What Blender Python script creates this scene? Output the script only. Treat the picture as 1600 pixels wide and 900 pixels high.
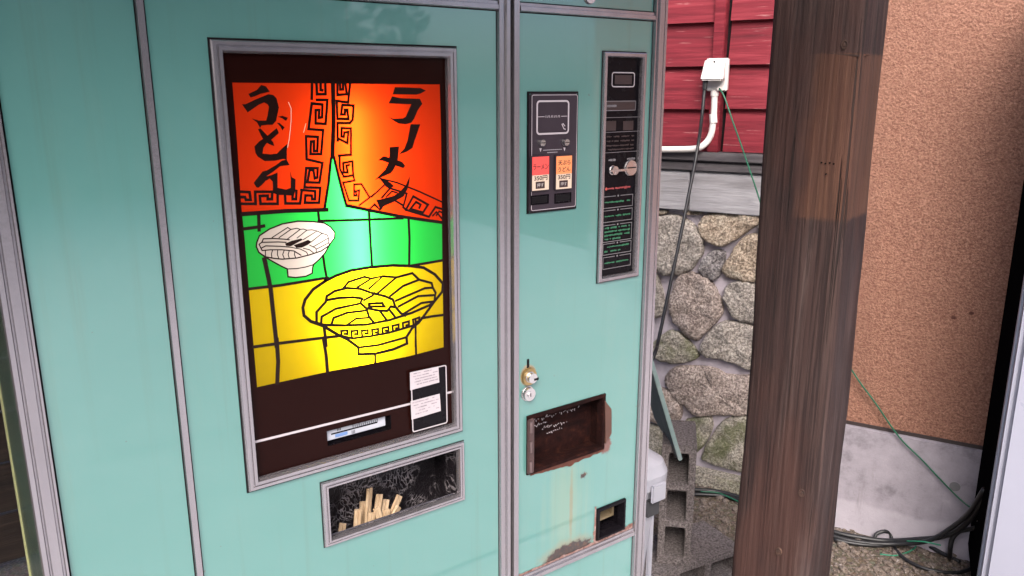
import bpy, bmesh, math, random
from mathutils import Vector, Matrix, noise
from mathutils.geometry import tessellate_polygon
random.seed(7)
S = bpy.context.scene
COL = S.collection
for o in list(bpy.data.objects): bpy.data.objects.remove(o)

# ------------------------------------------------------------------ camera
CAM_H = 1.5
YAW, PITCH = math.radians(36.04), math.radians(-13.94)
FPX = 1255.0                                   # focal length in pixels of a 1600 px wide picture
cd = bpy.data.cameras.new('camera'); cam = bpy.data.objects.new('camera', cd); COL.objects.link(cam)
cd.sensor_width = 36; cd.lens = FPX/1600*36; cd.clip_start = .02; cd.clip_end = 500
cam.location = (0, 0, CAM_H); cam.rotation_euler = (math.pi/2+PITCH, 0, -YAW)
S.camera = cam
# ------------------------------------------------------------------ light
SUN_EL, SUN_AZ = math.radians(43), math.radians(220)      # azimuth clockwise from +Y: behind the camera, to its left
w = bpy.data.worlds.new('World'); S.world = w; w.use_nodes = True
wn = w.node_tree; bg = wn.nodes['Background']
sky = wn.nodes.new('ShaderNodeTexSky'); sky.sky_type = 'NISHITA'; sky.sun_disc = False
sky.sun_elevation = SUN_EL; sky.sun_rotation = SUN_AZ
sky.air_density = .6; sky.dust_density = 4.0; sky.ozone_density = .6
wn.links.new(sky.outputs[0], bg.inputs[0]); bg.inputs[1].default_value = .14
sd = bpy.data.lights.new('sun', 'SUN'); sd.energy = 1.35; sd.angle = math.radians(35); sd.color = (1, .965, .93)
sun = bpy.data.objects.new('sun', sd); COL.objects.link(sun)
sv = Vector((math.sin(SUN_AZ)*math.cos(SUN_EL), math.cos(SUN_AZ)*math.cos(SUN_EL), math.sin(SUN_EL)))
sun.rotation_euler = sv.to_track_quat('Z', 'Y').to_euler(); sun.location = sv*20
S.view_settings.view_transform = 'Standard'; S.view_settings.look = 'None'
S.view_settings.exposure = 1.65; S.view_settings.gamma = 1
S.cycles.max_bounces = 8; S.cycles.diffuse_bounces = 4; S.cycles.transmission_bounces = 6
S.cycles.use_denoising = True
S.cycles.caustics_reflective = False; S.cycles.caustics_refractive = False

# ------------------------------------------------------------------ pixel -> place
_R = (Matrix.Rotation(-YAW, 3, 'Z') @ Matrix.Rotation(math.pi/2+PITCH, 3, 'X'))
def ray(px, py): return (_R @ Vector((px-800, 450-py, -FPX))).normalized()
CAMP = Vector((0, 0, CAM_H))
def PM(px, py, y=1.0):                         # on the machine's front
    r = ray(px, py); return CAMP + r*(y/r.y)
def PG(px, py, z=0.0):                         # on the ground
    r = ray(px, py); return CAMP + r*((z-CAM_H)/r.z)
def PD(px, py, dist): return CAMP + ray(px, py)*dist
WU = Vector((.4005, -.916, 0)).normalized(); WN = Vector((-.916, -.4005, 0)).normalized()
WA = Vector((2.40, 1.76, 0)); WROT = math.atan2(WU.y, WU.x)
def PW(px, py, off=0.0):                       # on the house wall: local (u, z)
    r = ray(px, py); t = ((WA+WN*off-CAMP).dot(WN))/r.dot(WN); q = CAMP+r*t-WA
    return (q.dot(WU), q.z)
def WL(u, wo, z): return (u, -wo, z)           # wall-local point, wo metres proud of the wall
def W2W(u, wo, z): return WA + WU*u + WN*wo + Vector((0, 0, z))

# ------------------------------------------------------------------ materials
class NT:
    def __init__(s, name):
        s.m = bpy.data.materials.new(name); s.m.use_nodes = True; s.t = s.m.node_tree
        s.b = s.t.nodes['Principled BSDF']; s.out = s.t.nodes['Material Output']
        s.tc = s.t.nodes.new('ShaderNodeTexCoord')
    def n(s, typ, **kw):
        x = s.t.nodes.new(typ)
        for k, v in kw.items(): setattr(x, k, v)
        return x
    def l(s, a, b): s.t.links.new(a, b)
    def setin(s, sock, v):
        if hasattr(v, 'is_linked') or isinstance(v, bpy.types.NodeSocket): s.l(v, sock)
        else: sock.default_value = v
    def map(s, scale=(1,1,1), rot=(0,0,0), loc=(0,0,0)):
        m = s.n('ShaderNodeMapping'); m.inputs['Scale'].default_value = scale
        m.inputs['Rotation'].default_value = rot; m.inputs['Location'].default_value = loc
        s.l(s.tc.outputs['Object'], m.inputs[0]); return m.outputs[0]
    def noise(s, scale, detail=4, rough=.55, vec=None, dist=0):
        x = s.n('ShaderNodeTexNoise'); x.inputs['Scale'].default_value = scale; x.inputs['Detail'].default_value = detail
        x.inputs['Roughness'].default_value = rough; x.inputs['Distortion'].default_value = dist
        s.l(vec if vec else s.tc.outputs['Object'], x.inputs['Vector']); return x.outputs[0]
    def voro(s, scale, vec=None, feature='F1', out='Distance'):
        x = s.n('ShaderNodeTexVoronoi', feature=feature); x.inputs['Scale'].default_value = scale
        s.l(vec if vec else s.tc.outputs['Object'], x.inputs['Vector']); return x.outputs[out]
    def ramp(s, f, stops):
        x = s.n('ShaderNodeValToRGB'); e = x.color_ramp.elements
        while len(e) < len(stops): e.new(.5)
        for i, (p, c) in enumerate(stops):
            e[i].position = p; e[i].color = (c, c, c, 1) if isinstance(c, (int, float)) else (*c[:3], 1)
        s.l(f, x.inputs[0]); return x.outputs[0]
    def mix(s, f, a, b, mode='MIX'):
        x = s.n('ShaderNodeMix', data_type='RGBA', blend_type=mode)
        for k, v in ((0, f), (6, a), (7, b)):
            if isinstance(v, tuple): v = (*v[:3], 1)
            s.setin(x.inputs[k], v)
        return x.outputs[2]
    def math(s, op, a, b=0.0, clamp=False):
        x = s.n('ShaderNodeMath', operation=op, use_clamp=clamp); s.setin(x.inputs[0], a); s.setin(x.inputs[1], b); return x.outputs[0]
    def bump(s, h, strength=.3, dist=.01, normal=None):
        x = s.n('ShaderNodeBump'); x.inputs['Strength'].default_value = strength; x.inputs['Distance'].default_value = dist
        s.l(h, x.inputs['Height'])
        if normal: s.l(normal, x.inputs['Normal'])
        s.l(x.outputs[0], s.b.inputs['Normal']); return x.outputs[0]
    def blob(s, c, r, nscale=30, amp=.8, edge=(.75, 1.05), nvec=None):   # a stain of its own ragged shape
        v = s.n('ShaderNodeVectorMath', operation='SUBTRACT'); s.l(s.tc.outputs['Object'], v.inputs[0]); v.inputs[1].default_value = c
        d = s.n('ShaderNodeVectorMath', operation='DIVIDE'); s.l(v.outputs[0], d.inputs[0]); d.inputs[1].default_value = r
        L = s.n('ShaderNodeVectorMath', operation='LENGTH'); s.l(d.outputs[0], L.inputs[0])
        nz = s.math('MULTIPLY', s.math('SUBTRACT', s.noise(nscale, 5, .65, nvec), .5), amp*2)
        return s.maprange(s.math('ADD', L.outputs['Value'], nz), edge[1], edge[0])
    def maprange(s, v, a, b):
        x = s.n('ShaderNodeMapRange', interpolation_type='SMOOTHSTEP'); s.l(v, x.inputs[0])
        lo, hi = (a, b) if a < b else (b, a)
        x.inputs[1].default_value = lo; x.inputs[2].default_value = hi
        x.inputs[3].default_value, x.inputs[4].default_value = (0, 1) if a < b else (1, 0)
        return x.outputs[0]
    def done(s, color=None, rough=None, metal=None, spec=None, coat=None, coat_rough=.05):
        if color is not None: s.setin(s.b.inputs['Base Color'], (*color[:3], 1) if isinstance(color, tuple) else color)
        if rough is not None: s.setin(s.b.inputs['Roughness'], rough)
        if metal is not None: s.setin(s.b.inputs['Metallic'], metal)
        if spec is not None: s.setin(s.b.inputs['Specular IOR Level'], spec)
        if coat: s.b.inputs['Coat Weight'].default_value = coat; s.b.inputs['Coat IOR'].default_value = 1.62; s.b.inputs['Coat Roughness'].default_value = coat_rough
        return s.m
def simple(name, col, rough=.5, metal=0, var=.25, scale=25, bump=0, coat=0, spec=.5):
    t = NT(name); n1 = t.noise(scale, 5, .6)
    c = t.mix(n1, tuple(x*(1-var) for x in col), tuple(min(1, x*(1+var)) for x in col))
    if bump: t.bump(n1, bump, .004)
    r = t.maprange(n1, .2, .8); r2 = t.math('MULTIPLY_ADD', r, .15); r2.node.inputs[2].default_value = rough-.07
    return t.done(c, r2, metal, spec, coat=coat)

# ------------------------------------------------------------------ mesh builder
class MB:
    def __init__(s): s.v = []; s.f = []; s.mi = []
    def add(s, vs, fs, mi=0):
        b = len(s.v); s.v += [tuple(x) for x in vs]; s.f += [tuple(b+i for i in f) for f in fs]; s.mi += [mi]*len(fs); return s
    def box(s, x0, x1, y0, y1, z0, z1, mi=0):
        return s.add([(x0,y0,z0),(x1,y0,z0),(x1,y1,z0),(x0,y1,z0),(x0,y0,z1),(x1,y0,z1),(x1,y1,z1),(x0,y1,z1)],
                     [(0,3,2,1),(4,5,6,7),(0,1,5,4),(1,2,6,5),(2,3,7,6),(3,0,4,7)], mi)
    def hexa(s, p): return s.add(p, [(0,3,2,1),(4,5,6,7),(0,1,5,4),(1,2,6,5),(2,3,7,6),(3,0,4,7)])
    def poly(s, pts, holes=()):                # flat polygon, with holes
        loops = [[Vector(p) for p in pts]] + [[Vector(p) for p in h] for h in holes]
        fl = [p for l in loops for p in l]
        return s.add(fl, [tuple(t) for t in tessellate_polygon(loops)])
    def ribbon(s, pts, wd, y, closed=False):   # flat stroke on an XZ plane with mitred joins; pts are (x, z)
        P = [Vector(p) for p in pts]; n = len(P); L = []; Rr = []
        if n < 2: return s
        for i in range(n):
            a = P[i-1] if (i or closed) else None; b = P[(i+1) % n] if (i < n-1 or closed) else None
            d1 = (P[i]-a).normalized() if a is not None else None; d2 = (b-P[i]).normalized() if b is not None else None
            if d1 is None: d1 = d2
            if d2 is None: d2 = d1
            n1 = Vector((-d1.y, d1.x)); n2 = Vector((-d2.y, d2.x)); m = n1+n2
            m = m.normalized() if m.length > 1e-6 else n1
            k = wd/2/max(.45, m.dot(n1)); ext = Vector((0, 0))
            if not closed and i == 0: ext = -d1*wd*.4
            if not closed and i == n-1: ext = d2*wd*.4
            L.append(P[i]+m*k+ext); Rr.append(P[i]-m*k+ext)
        vs = [(p.x, y, p.y) for p in L] + [(p.x, y, p.y) for p in Rr]
        fs = [(i, (i+1) % n, n+(i+1) % n, n+i) for i in range(n if closed else n-1)]
        return s.add(vs, fs)
    def tube(s, pts, r, n=8, caps=True):
        P = [Vector(p) for p in pts]; k = len(P); up = Vector((0,0,1)); vs = []
        t = (P[1]-P[0]).normalized(); a = t.cross(up)
        if a.length < .01: a = t.cross(Vector((1,0,0)))
        a.normalize()
        for i in range(k):
            t = ((P[i+1] if i < k-1 else P[i])-(P[i-1] if i else P[i])).normalized()
            a = (a-t*a.dot(t)).normalized(); b = t.cross(a); rr = r[i] if isinstance(r, (list, tuple)) else r
            for j in range(n):
                q = 2*math.pi*j/n; vs.append(P[i]+(a*math.cos(q)+b*math.sin(q))*rr)
        fs = [(i*n+j, i*n+(j+1) % n, (i+1)*n+(j+1) % n, (i+1)*n+j) for i in range(k-1) for j in range(n)]
        if caps: fs += [tuple(range(n-1, -1, -1)), tuple((k-1)*n+j for j in range(n))]
        return s.add(vs, fs)
    def disc_y(s, x, z, y0, y1, r, n=20, r1=None):    # cylinder along Y
        r1 = r if r1 is None else r1
        vs = [(x+r*math.cos(2*math.pi*j/n), y0, z+r*math.sin(2*math.pi*j/n)) for j in range(n)]
        vs += [(x+r1*math.cos(2*math.pi*j/n), y1, z+r1*math.sin(2*math.pi*j/n)) for j in range(n)]
        return s.add(vs, [(j, (j+1) % n, n+(j+1) % n, n+j) for j in range(n)]+[tuple(range(n)), tuple(range(2*n-1, n-1, -1))])
    def frame(s, x0, x1, z0, z1, prof):        # mitred frame; prof: list of (inset, y)
        rings = []
        for ins, y in prof:
            rings.append([(x0+ins,y,z0+ins),(x1-ins,y,z0+ins),(x1-ins,y,z1-ins),(x0+ins,y,z1-ins)])
        vs = [p for r in rings for p in r]
        return s.add(vs, [(i*4+j, i*4+(j+1) % 4, (i+1)*4+(j+1) % 4, (i+1)*4+j) for i in range(len(prof)-1) for j in range(4)])
    def plate(s, x0, x1, z0, z1, y0, y1, holes=()):   # sheet with rectangular openings
        xs = sorted({x0, x1, *[h[0] for h in holes], *[h[1] for h in holes]}); zs = sorted({z0, z1, *[h[2] for h in holes], *[h[3] for h in holes]})
        inh = lambda x, z: any(h[0] < x < h[1] and h[2] < z < h[3] for h in holes)
        g = {}; nx, nz = len(xs)-1, len(zs)-1
        for i in range(nx):
            for j in range(nz): g[i, j] = not inh((xs[i]+xs[i+1])/2, (zs[j]+zs[j+1])/2)
        for (i, j), on in g.items():
            if not on: continue
            a, b, c, d = xs[i], xs[i+1], zs[j], zs[j+1]
            s.add([(a,y0,c),(b,y0,c),(b,y0,d),(a,y0,d)], [(0,1,2,3)]); s.add([(a,y1,c),(b,y1,c),(b,y1,d),(a,y1,d)], [(3,2,1,0)])
            if not g.get((i-1, j)): s.add([(a,y0,c),(a,y0,d),(a,y1,d),(a,y1,c)], [(0,1,2,3)])
            if not g.get((i+1, j)): s.add([(b,y0,c),(b,y0,d),(b,y1,d),(b,y1,c)], [(3,2,1,0)])
            if not g.get((i, j-1)): s.add([(a,y0,c),(b,y0,c),(b,y1,c),(a,y1,c)], [(3,2,1,0)])
            if not g.get((i, j+1)): s.add([(a,y0,d),(b,y0,d),(b,y1,d),(a,y1,d)], [(0,1,2,3)])
        return s
    def cup(s, x0, x1, z0, z1, y0, y1):        # inside of a recess open to the front
        return s.add([(x0,y0,z0),(x1,y0,z0),(x1,y0,z1),(x0,y0,z1),(x0,y1,z0),(x1,y1,z0),(x1,y1,z1),(x0,y1,z1)],
                     [(4,5,6,7),(0,1,5,4),(1,2,6,5),(2,3,7,6),(3,0,4,7)])
    def build(s, name, mats, parent=None, bevel=0, seg=2, smooth=False, merge=False, kind=None, local=False):
        me = bpy.data.meshes.new(name); me.from_pydata(s.v, [], s.f)
        mats = mats if isinstance(mats, (list, tuple)) else [mats]
        for m in mats: me.materials.append(m)
        if len(mats) > 1: me.polygons.foreach_set('material_index', s.mi)
        bm = bmesh.new(); bm.from_mesh(me)
        if merge or bevel: bmesh.ops.remove_doubles(bm, verts=bm.verts, dist=1e-5)
        if bevel: bmesh.ops.bevel(bm, geom=list(bm.edges), offset=bevel, segments=seg, affect='EDGES', clamp_overlap=True)
        bm.to_mesh(me); bm.free()
        if smooth: me.polygons.foreach_set('use_smooth', [True]*len(me.polygons))
        me.update(); o = bpy.data.objects.new(name, me); COL.objects.link(o)
        if parent is not None:
            o.parent = parent
            if not local and parent.type == 'EMPTY': o.matrix_parent_inverse = Matrix.LocRotScale(parent.location, parent.rotation_euler, None).inverted()
        if kind: o['kind'] = kind
        return o
def tag(o, label, cat, group=None, kind=None):
    o['label'] = label; o['category'] = cat
    if group: o['group'] = group
    if kind: o['kind'] = kind
    return o
def empty(name, loc, rz=0):
    o = bpy.data.objects.new(name, None); COL.objects.link(o); o.location = loc; o.rotation_euler = (0, 0, rz); o.empty_display_size = .1
    return o
def smooth_path(pts, n=6):                     # Catmull-Rom through points
    P = [Vector(p) for p in pts]; P = [P[0]*2-P[1]]+P+[P[-1]*2-P[-2]]; out = []
    for i in range(1, len(P)-2):
        a, b, c, d = P[i-1:i+3]
        for k in range(n):
            t = k/n; out.append(.5*((2*b)+(c-a)*t+(2*a-5*b+4*c-d)*t*t+(3*b-a-3*c+d)*t**3))
    out.append(P[-2]); return out
def rrect(x0, x1, z0, z1, r, n=4):
    out = []
    for cx, cz, a0 in ((x1-r, z1-r, 0), (x0+r, z1-r, 90), (x0+r, z0+r, 180), (x1-r, z0+r, 270)):
        for k in range(n+1):
            a = math.radians(a0+90*k/n); out.append((cx+r*math.cos(a), cz+r*math.sin(a)))
    return out
def text_mesh(body, x, z, h, y, mat, parent, name='lettering', width=None, align='CENTER', bold=0):
    c = bpy.data.curves.new(name, 'FONT'); c.body = body; c.size = 1; c.align_x = align; c.align_y = 'CENTER'; c.offset = bold
    t = bpy.data.objects.new(name, c); COL.objects.link(t); dg = bpy.context.evaluated_depsgraph_get(); dg.update()
    me = bpy.data.meshes.new_from_object(t.evaluated_get(dg)); bpy.data.objects.remove(t)
    if not len(me.vertices): return None
    xs = [v.co.x for v in me.vertices]; ys = [v.co.y for v in me.vertices]
    k = h/max(1e-6, max(ys)-min(ys)); kx = width/max(1e-6, max(xs)-min(xs)) if width else k
    ox = (max(xs)+min(xs))/2 if align == 'CENTER' else min(xs); oy = (max(ys)+min(ys))/2
    for v in me.vertices: v.co = (x+(v.co.x-ox)*kx, y, z+(v.co.y-oy)*k)
    me.materials.clear(); me.materials.append(mat); o = bpy.data.objects.new(name, me); COL.objects.link(o); o.parent = parent
    if parent.type == 'EMPTY': o.matrix_parent_inverse = Matrix.LocRotScale(parent.location, parent.rotation_euler, None).inverted()
    return o

# ================================================================== materials of the place
def m_paint(name, base, stains=False):
    t = NT(name); n1 = t.noise(2.2, 3); n2 = t.noise(40, 5, .7)
    c = t.mix(n1, tuple(x*.94 for x in base), tuple(x*1.05 for x in base))
    sp = t.maprange(t.noise(95, 2, .5), .74, .79)                       # specks and small chips
    c = t.mix(t.math('MULTIPLY', sp, .55), c, (.10, .09, .07))
    dirt = t.maprange(t.noise(5, 6, .7, t.map((3, 3, .5))), .50, .85)
    c = t.mix(t.math('MULTIPLY', dirt, .14), c, (.22, .24, .18))
    sc1 = t.maprange(t.noise(1, 2, .5, t.map((230, 1, 9), (0, .5, 0))), .735, .76); sc2 = t.maprange(t.noise(1, 2, .5, t.map((9, 1, 260), (0, .35, 0))), .745, .77); gate = t.maprange(t.noise(6, 3), .5, .62)
    c = t.mix(t.math('MULTIPLY', t.math('MULTIPLY', t.math('MAXIMUM', sc1, sc2), gate), .30), c, (.30, .40, .38))
    drip = t.maprange(t.noise(1, 5, .6, t.map((42, 1, 1.1))), .54, .76); c = t.mix(t.math('MULTIPLY', drip, .24), c, (.085, .115, .075))
    fade = t.maprange(t.noise(3.2, 5, .6), .45, .75); c = t.mix(t.math('MULTIPLY', fade, .16), c, (.17, .31, .295))
    rough = t.math('MULTIPLY_ADD', t.maprange(n2, .3, .8), .12); rough.node.inputs[2].default_value = .13
    if stains:
        a = PM(866, 715); b = PM(896, 868); fl = PM(912, 742)
        stv = t.map((70, 1, 2.2))
        strk = t.blob((a.x+.03, 1, a.z-.115), (.060, 1, .16), 1, .75, (.25, 1.1), stv)
        c = t.mix(t.math('MULTIPLY', strk, .15), c, (.40, .32, .12))
        s2 = t.blob((PM(893, 760).x, 1, PM(893, 790).z), (.006, 1, .10), 60, .35, (.3, 1.0))
        c = t.mix(t.math('MULTIPLY', s2, .4), c, (.22, .11, .02))
        r1 = t.blob((b.x-.012, 1, b.z+.010), (.060, 1, .022), 65, .55, (.80, 1.02))
        rc = t.ramp(t.noise(110, 6, .8), [(.40, (.006, .003, .003)), (.55, (.032, .011, .005)), (.70, (.13, .048, .014))])
        hal = t.blob((b.x-.012, 1, b.z+.010), (.075, 1, .034), 40, .45, (.5, 1.1))
        c = t.mix(t.math('MULTIPLY', hal, .45), c, (.24, .15, .06)); c = t.mix(r1, c, rc)
        r2 = t.blob((fl.x, 1, fl.z), (.012, 1, .008), 150, 1.1, (.4, .8)); c = t.mix(r2, c, rc)
        r3 = t.blob((PM(946, 700).x, 1, PM(946, 696).z), (.016, 1, .020), 70, .6, (.6, 1.0)); c = t.mix(r3, c, (.12, .042, .03))
        lk = PM(825, 588); r4 = t.blob((lk.x, 1, lk.z+.002), (.017, 1, .020), 60, .25, (.75, 1.05)); c = t.mix(t.math('MULTIPLY', r4, .75), c, (.30, .17, .06))
        rough = t.math('MAXIMUM', rough, t.math('MULTIPLY', t.math('MAXIMUM', r1, r2), .85))
    wob = t.noise(3.5, 2, .4); t.bump(t.math('ADD', wob, t.math('MULTIPLY', n2, .012)), .16, .02)
    return t.done(c, rough, 0, .5, coat=1.0, coat_rough=.03)
TEAL = (.092, .234, .212)
M_TEAL = m_paint('teal_enamel', TEAL); M_TEAL_R = m_paint('teal_enamel_rusting', TEAL, True)
def m_alu():
    t = NT('brushed_aluminium'); n = t.noise(30, 5, .6, t.map((1, 1, .06))); n2 = t.noise(8, 4)
    c = t.mix(n, (.27, .25, .268), (.46, .43, .455)); c = t.mix(t.math('MULTIPLY', t.maprange(n2, .5, .8), .35), c, (.25, .22, .22))
    t.bump(t.noise(150, 3), .06, .002)
    return t.done(c, .26, .80)
M_ALU = m_alu()
M_SIDE = simple('dark_green_side_paint', (.05, .085, .06), .2, 0, .2, 8)
M_BLACKGAP = simple('black_gasket', (.006, .005, .006), .7, spec=.15)
M_BROWN = simple('dark_brown_acrylic', (.012, .0032, .0026), .12, 0, .2, 6, spec=.07)
M_INK = simple('dark_brown_ink', (.012, .0045, .0035), .2, 0, .2, 12, spec=.16)
M_WHITE = simple('white_print', (.46, .41, .43), .4, 0, .08, 40)
M_LBOX = simple('white_lightbox_inside', (.17, .17, .17), .6, 0, .03)
def m_trans(name, col, refl):
    t = NT(name); t.done(refl, .12, 0, .2)
    tr = t.n('ShaderNodeBsdfTranslucent'); c = t.mix(t.noise(60, 3), tuple(x*.93 for x in col), col); t.l(c, tr.inputs[0])
    mx = t.n('ShaderNodeMixShader'); mx.inputs[0].default_value = .72; t.l(t.b.outputs[0], mx.inputs[1]); t.l(tr.outputs[0], mx.inputs[2]); t.l(mx.outputs[0], t.out.inputs[0])
    return t.m
M_RED = m_trans('red_translucent_print', (.95, .048, .003), (.30, .02, .01)); M_GREEN = m_trans('green_translucent_print', (.03, .72, .085), (.02, .22, .04))
M_YEL = m_trans('yellow_translucent_print', (.95, .67, .003), (.35, .22, .01)); M_MILK = m_trans('milk_white_translucent_print', (.72, .62, .58), (.4, .36, .34))
M_BLK = simple('black_plastic', (.006, .005, .0065), .25, 0, .25, 30, spec=.09)
M_CHAR = simple('charcoal_coin_plate', (.034, .025, .033), .35, 0, .2, 20, spec=.25)
M_CHROME = simple('chromed_metal', (.62, .60, .60), .22, .95, .12, 60)
def emit(name, col, st, base=(.02, .02, .02)):
    t = NT(name); t.done(base, .3); t.b.inputs['Emission Color'].default_value = (*col, 1); t.b.inputs['Emission Strength'].default_value = st; return t.m
def m_rust():
    t = NT('rusted_steel'); n = t.noise(60, 7, .7); n2 = t.noise(9, 4, .6, t.map((1, 1, 5)))
    c = t.ramp(n, [(.3, (.005, .0018, .0018)), (.55, (.017, .005, .004)), (.8, (.06, .019, .010))]); c = t.mix(t.maprange(n2, .45, .7), c, (.006, .002, .002))
    t.bump(n, .5, .004); return t.done(c, .8, 0, .1)
M_RUST = m_rust()
def m_peel():
    t = NT('peeling_pink_primer'); n = t.noise(70, 6, .7); c = t.ramp(n, [(.35, (.09, .024, .012)), (.5, (.22, .12, .10)), (.7, (.42, .35, .34))]); t.bump(n, .6, .003); return t.done(c, .6)
M_PEEL = m_peel()
def m_scratch():
    t = NT('scratched_black_tray'); v = t.n('ShaderNodeTexVoronoi', feature='DISTANCE_TO_EDGE'); v.inputs['Scale'].default_value = 115
    mp = t.map((1, .4, .75), (0, .6, 0)); mxv = t.n('ShaderNodeVectorMath', operation='ADD'); nn = t.n('ShaderNodeTexNoise'); nn.inputs['Scale'].default_value = 22; nn.inputs['Detail'].default_value = 5
    t.l(mp, nn.inputs[0]); sc = t.n('ShaderNodeVectorMath', operation='SCALE'); t.l(nn.outputs['Color'], sc.inputs[0]); sc.inputs['Scale'].default_value = .09
    t.l(mp, mxv.inputs[0]); t.l(sc.outputs[0], mxv.inputs[1]); t.l(mxv.outputs[0], v.inputs['Vector'])
    e = t.maprange(v.outputs['Distance'], .13, .02); msk = t.maprange(t.noise(24, 4, .6), .46, .60)
    c = t.mix(t.math('MULTIPLY', e, msk), (.010, .008, .010), (.20, .18, .19)); t.bump(e, .4, .002); return t.done(c, .35)
M_SCR = m_scratch()
def m_wood(name, dark, mid, light, vec, ring=26, bumpd=.004, rough=.75):
    t = NT(name); mp = t.map(*vec); n = t.noise(1.0, 6, .65, mp, .6); n2 = t.noise(ring, 5, .6, mp, .3); n3 = t.noise(2.2, 3, .5)
    c = t.ramp(n, [(.32, dark), (.5, mid), (.68, light)])
    c = t.mix(t.maprange(n2, .35, .7), t.mix(.45, c, dark), c); c = t.mix(t.math('MULTIPLY', t.maprange(n3, .4, .75), .35), c, tuple(x*.6 for x in mid))
    h = t.math('ADD', n2, t.math('MULTIPLY', n, .6)); t.bump(h, .55, bumpd); return t, c, rough
def wood(*a, **k):
    t, c, r = m_wood(*a, **k); return t.done(c, r)
M_CHOP = wood('pale_chopstick_wood', (.36, .24, .135), (.48, .345, .215), (.58, .45, .305), ((160, 160, 9),), 6, .0008, .6)

# ================================================================== ground
def m_ground():
    t = NT('gravelly_earth'); v = t.voro(70, out='Color'); n = t.noise(3, 5); n2 = t.noise(110, 6, .7)
    c = t.ramp(n2, [(.3, (.035, .026, .020)), (.5, (.11, .085, .065)), (.7, (.26, .22, .18))]); c = t.mix(.25, c, v, 'MULTIPLY'); c = t.mix(t.math('MULTIPLY', n, .35), c, (.09, .075, .04))
    t.bump(n2, .7, .01); return t.done(c, .9)
g = MB(); g.add([(-60,-60,0),(60,-60,0),(60,60,0),(-60,60,0)], [(0,1,2,3)]); g.build('ground', m_ground(), kind='structure')
def m_pave():
    t = NT('bounce_paving_concrete'); n = t.noise(5, 6, .7); n2 = t.noise(80, 5, .7); c = t.ramp(n, [(.3, (.37, .37, .385)), (.5, (.47, .47, .485)), (.7, (.55, .55, .57))]); c = t.mix(t.math('MULTIPLY', t.maprange(n2, .6, .75), .4), c, (.2, .2, .2)); t.bump(n2, .3, .004); return t.done(c, .85)
M_PAVE = m_pave(); pv = empty('bounce_pavement', (-1.4, -2, 0)); pv['kind'] = 'structure'  # pale slabs added to bounce light up onto the machine's lower front
for i in range(9):
    for j in range(10):
        xa, ya = -8.0+i*1.5, -13.45+j*1.5
        if ya > -.1 and xa > -.6: continue
        MB().box(xa, min(xa+1.494, 5), ya, ya+1.494, -.04, .012).build('bounce_slab', M_PAVE, pv, bevel=.004)
MB().box(1.155, 2.6, .054, .50, -.04, .0115).build('bounce_slab', M_PAVE, pv, bevel=.004)
for xa in (-.5, .33): MB().box(xa, xa+.82, .054, 2.0, -.04, .0115).build('bounce_slab', M_PAVE, pv, bevel=.004)
def m_pebble():
    t = NT('gravel_stones'); n = t.noise(95, 2); n2 = t.noise(300, 4)
    c = t.ramp(n, [(.30, (.030, .020, .018)), (.42, (.12, .088, .068)), (.52, (.20, .165, .14)), (.62, (.075, .055, .048)), (.72, (.36, .32, .30))])
    c = t.mix(t.math('MULTIPLY', n2, .5), c, (.08, .06, .05)); return t.done(c, .8)
g = MB(); rs = random.Random(3)
ico = [(0,0,1),(.894,0,.447),(.276,.851,.447),(-.724,.526,.447),(-.724,-.526,.447),(.276,-.851,.447),(.724,.526,-.447),(-.276,.851,-.447),(-.894,0,-.447),(-.276,-.851,-.447),(.724,-.526,-.447)]
icof = [(0,1,2),(0,2,3),(0,3,4),(0,4,5),(0,5,1),(1,6,2),(2,7,3),(3,8,4),(4,9,5),(5,10,1),(2,6,7),(3,7,8),(4,8,9),(5,9,10),(1,10,6)]
for i in range(17000):
    x = rs.uniform(1.15, 2.75); y = rs.uniform(.35, 2.3)
    if (Vector((x, y, 0))-WA).dot(WN) < .02: continue
    r = rs.uniform(.003, .0075) if rs.random() < .9 else rs.uniform(.008, .017); a = rs.uniform(0, 6.28); ca, sa = math.cos(a), math.sin(a); sx, sy, sz = r*rs.uniform(.8, 1.6), r*rs.uniform(.7, 1.1), r*rs.uniform(.45, .8)
    g.add([(x+(p[0]*sx*ca-p[1]*sy*sa), y+(p[0]*sx*sa+p[1]*sy*ca), sz*.45+p[2]*sz) for p in ico], icof)
o = g.build('gravel', m_pebble()); tag(o, 'loose brown and grey gravel covering the ground by the walls', 'gravel', kind='stuff')

# ================================================================== house wall: red siding over planks over fieldstones
hw = empty('house_wall', WA, WROT); tag(hw, 'house wall of red clapboards above grey planks and rounded fieldstones', 'wall')
def m_redwood():
    t = NT('weathered_red_paint'); mp = t.map((1.2, 14, 22)); n = t.noise(1.6, 6, .7, mp, .5); n2 = t.noise(6, 5, .6, mp); n3 = t.noise(2.5, 4)
    c = t.ramp(n, [(.3, (.070, .006, .011)), (.5, (.150, .013, .022)), (.68, (.235, .030, .042))])
    c = t.mix(t.math('MULTIPLY', t.maprange(n2, .62, .74), .55), c, (.46, .26, .25)); c = t.mix(t.math('MULTIPLY', t.maprange(n3, .5, .8), .4), c, (.14, .02, .03))
    t.bump(n, .5, .005); return t.done(c, .65, 0, .22)
M_REDW = m_redwood()
M_GREYW = wood('grey_weathered_plank', (.20, .19, .20), (.34, .33, .35), (.45, .44, .46), ((2, 20, 26),), 5, .003)
M_DARKW = wood('dark_weathered_rail', (.035, .030, .034), (.075, .065, .072), (.13, .12, .125), ((2, 20, 26),), 5, .003)
zs = [PW(1080, y)[1] for y in (236, 169.5, 103.5, 37)]; pitch = .146
zs = [zs[0]+.003]+zs[1:]+[zs[-1]+pitch*k for k in range(1, 9)]
uL = PW(1118, 100)[0]; uR = PW(1135, 100)[0]; U_ST = .30
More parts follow.
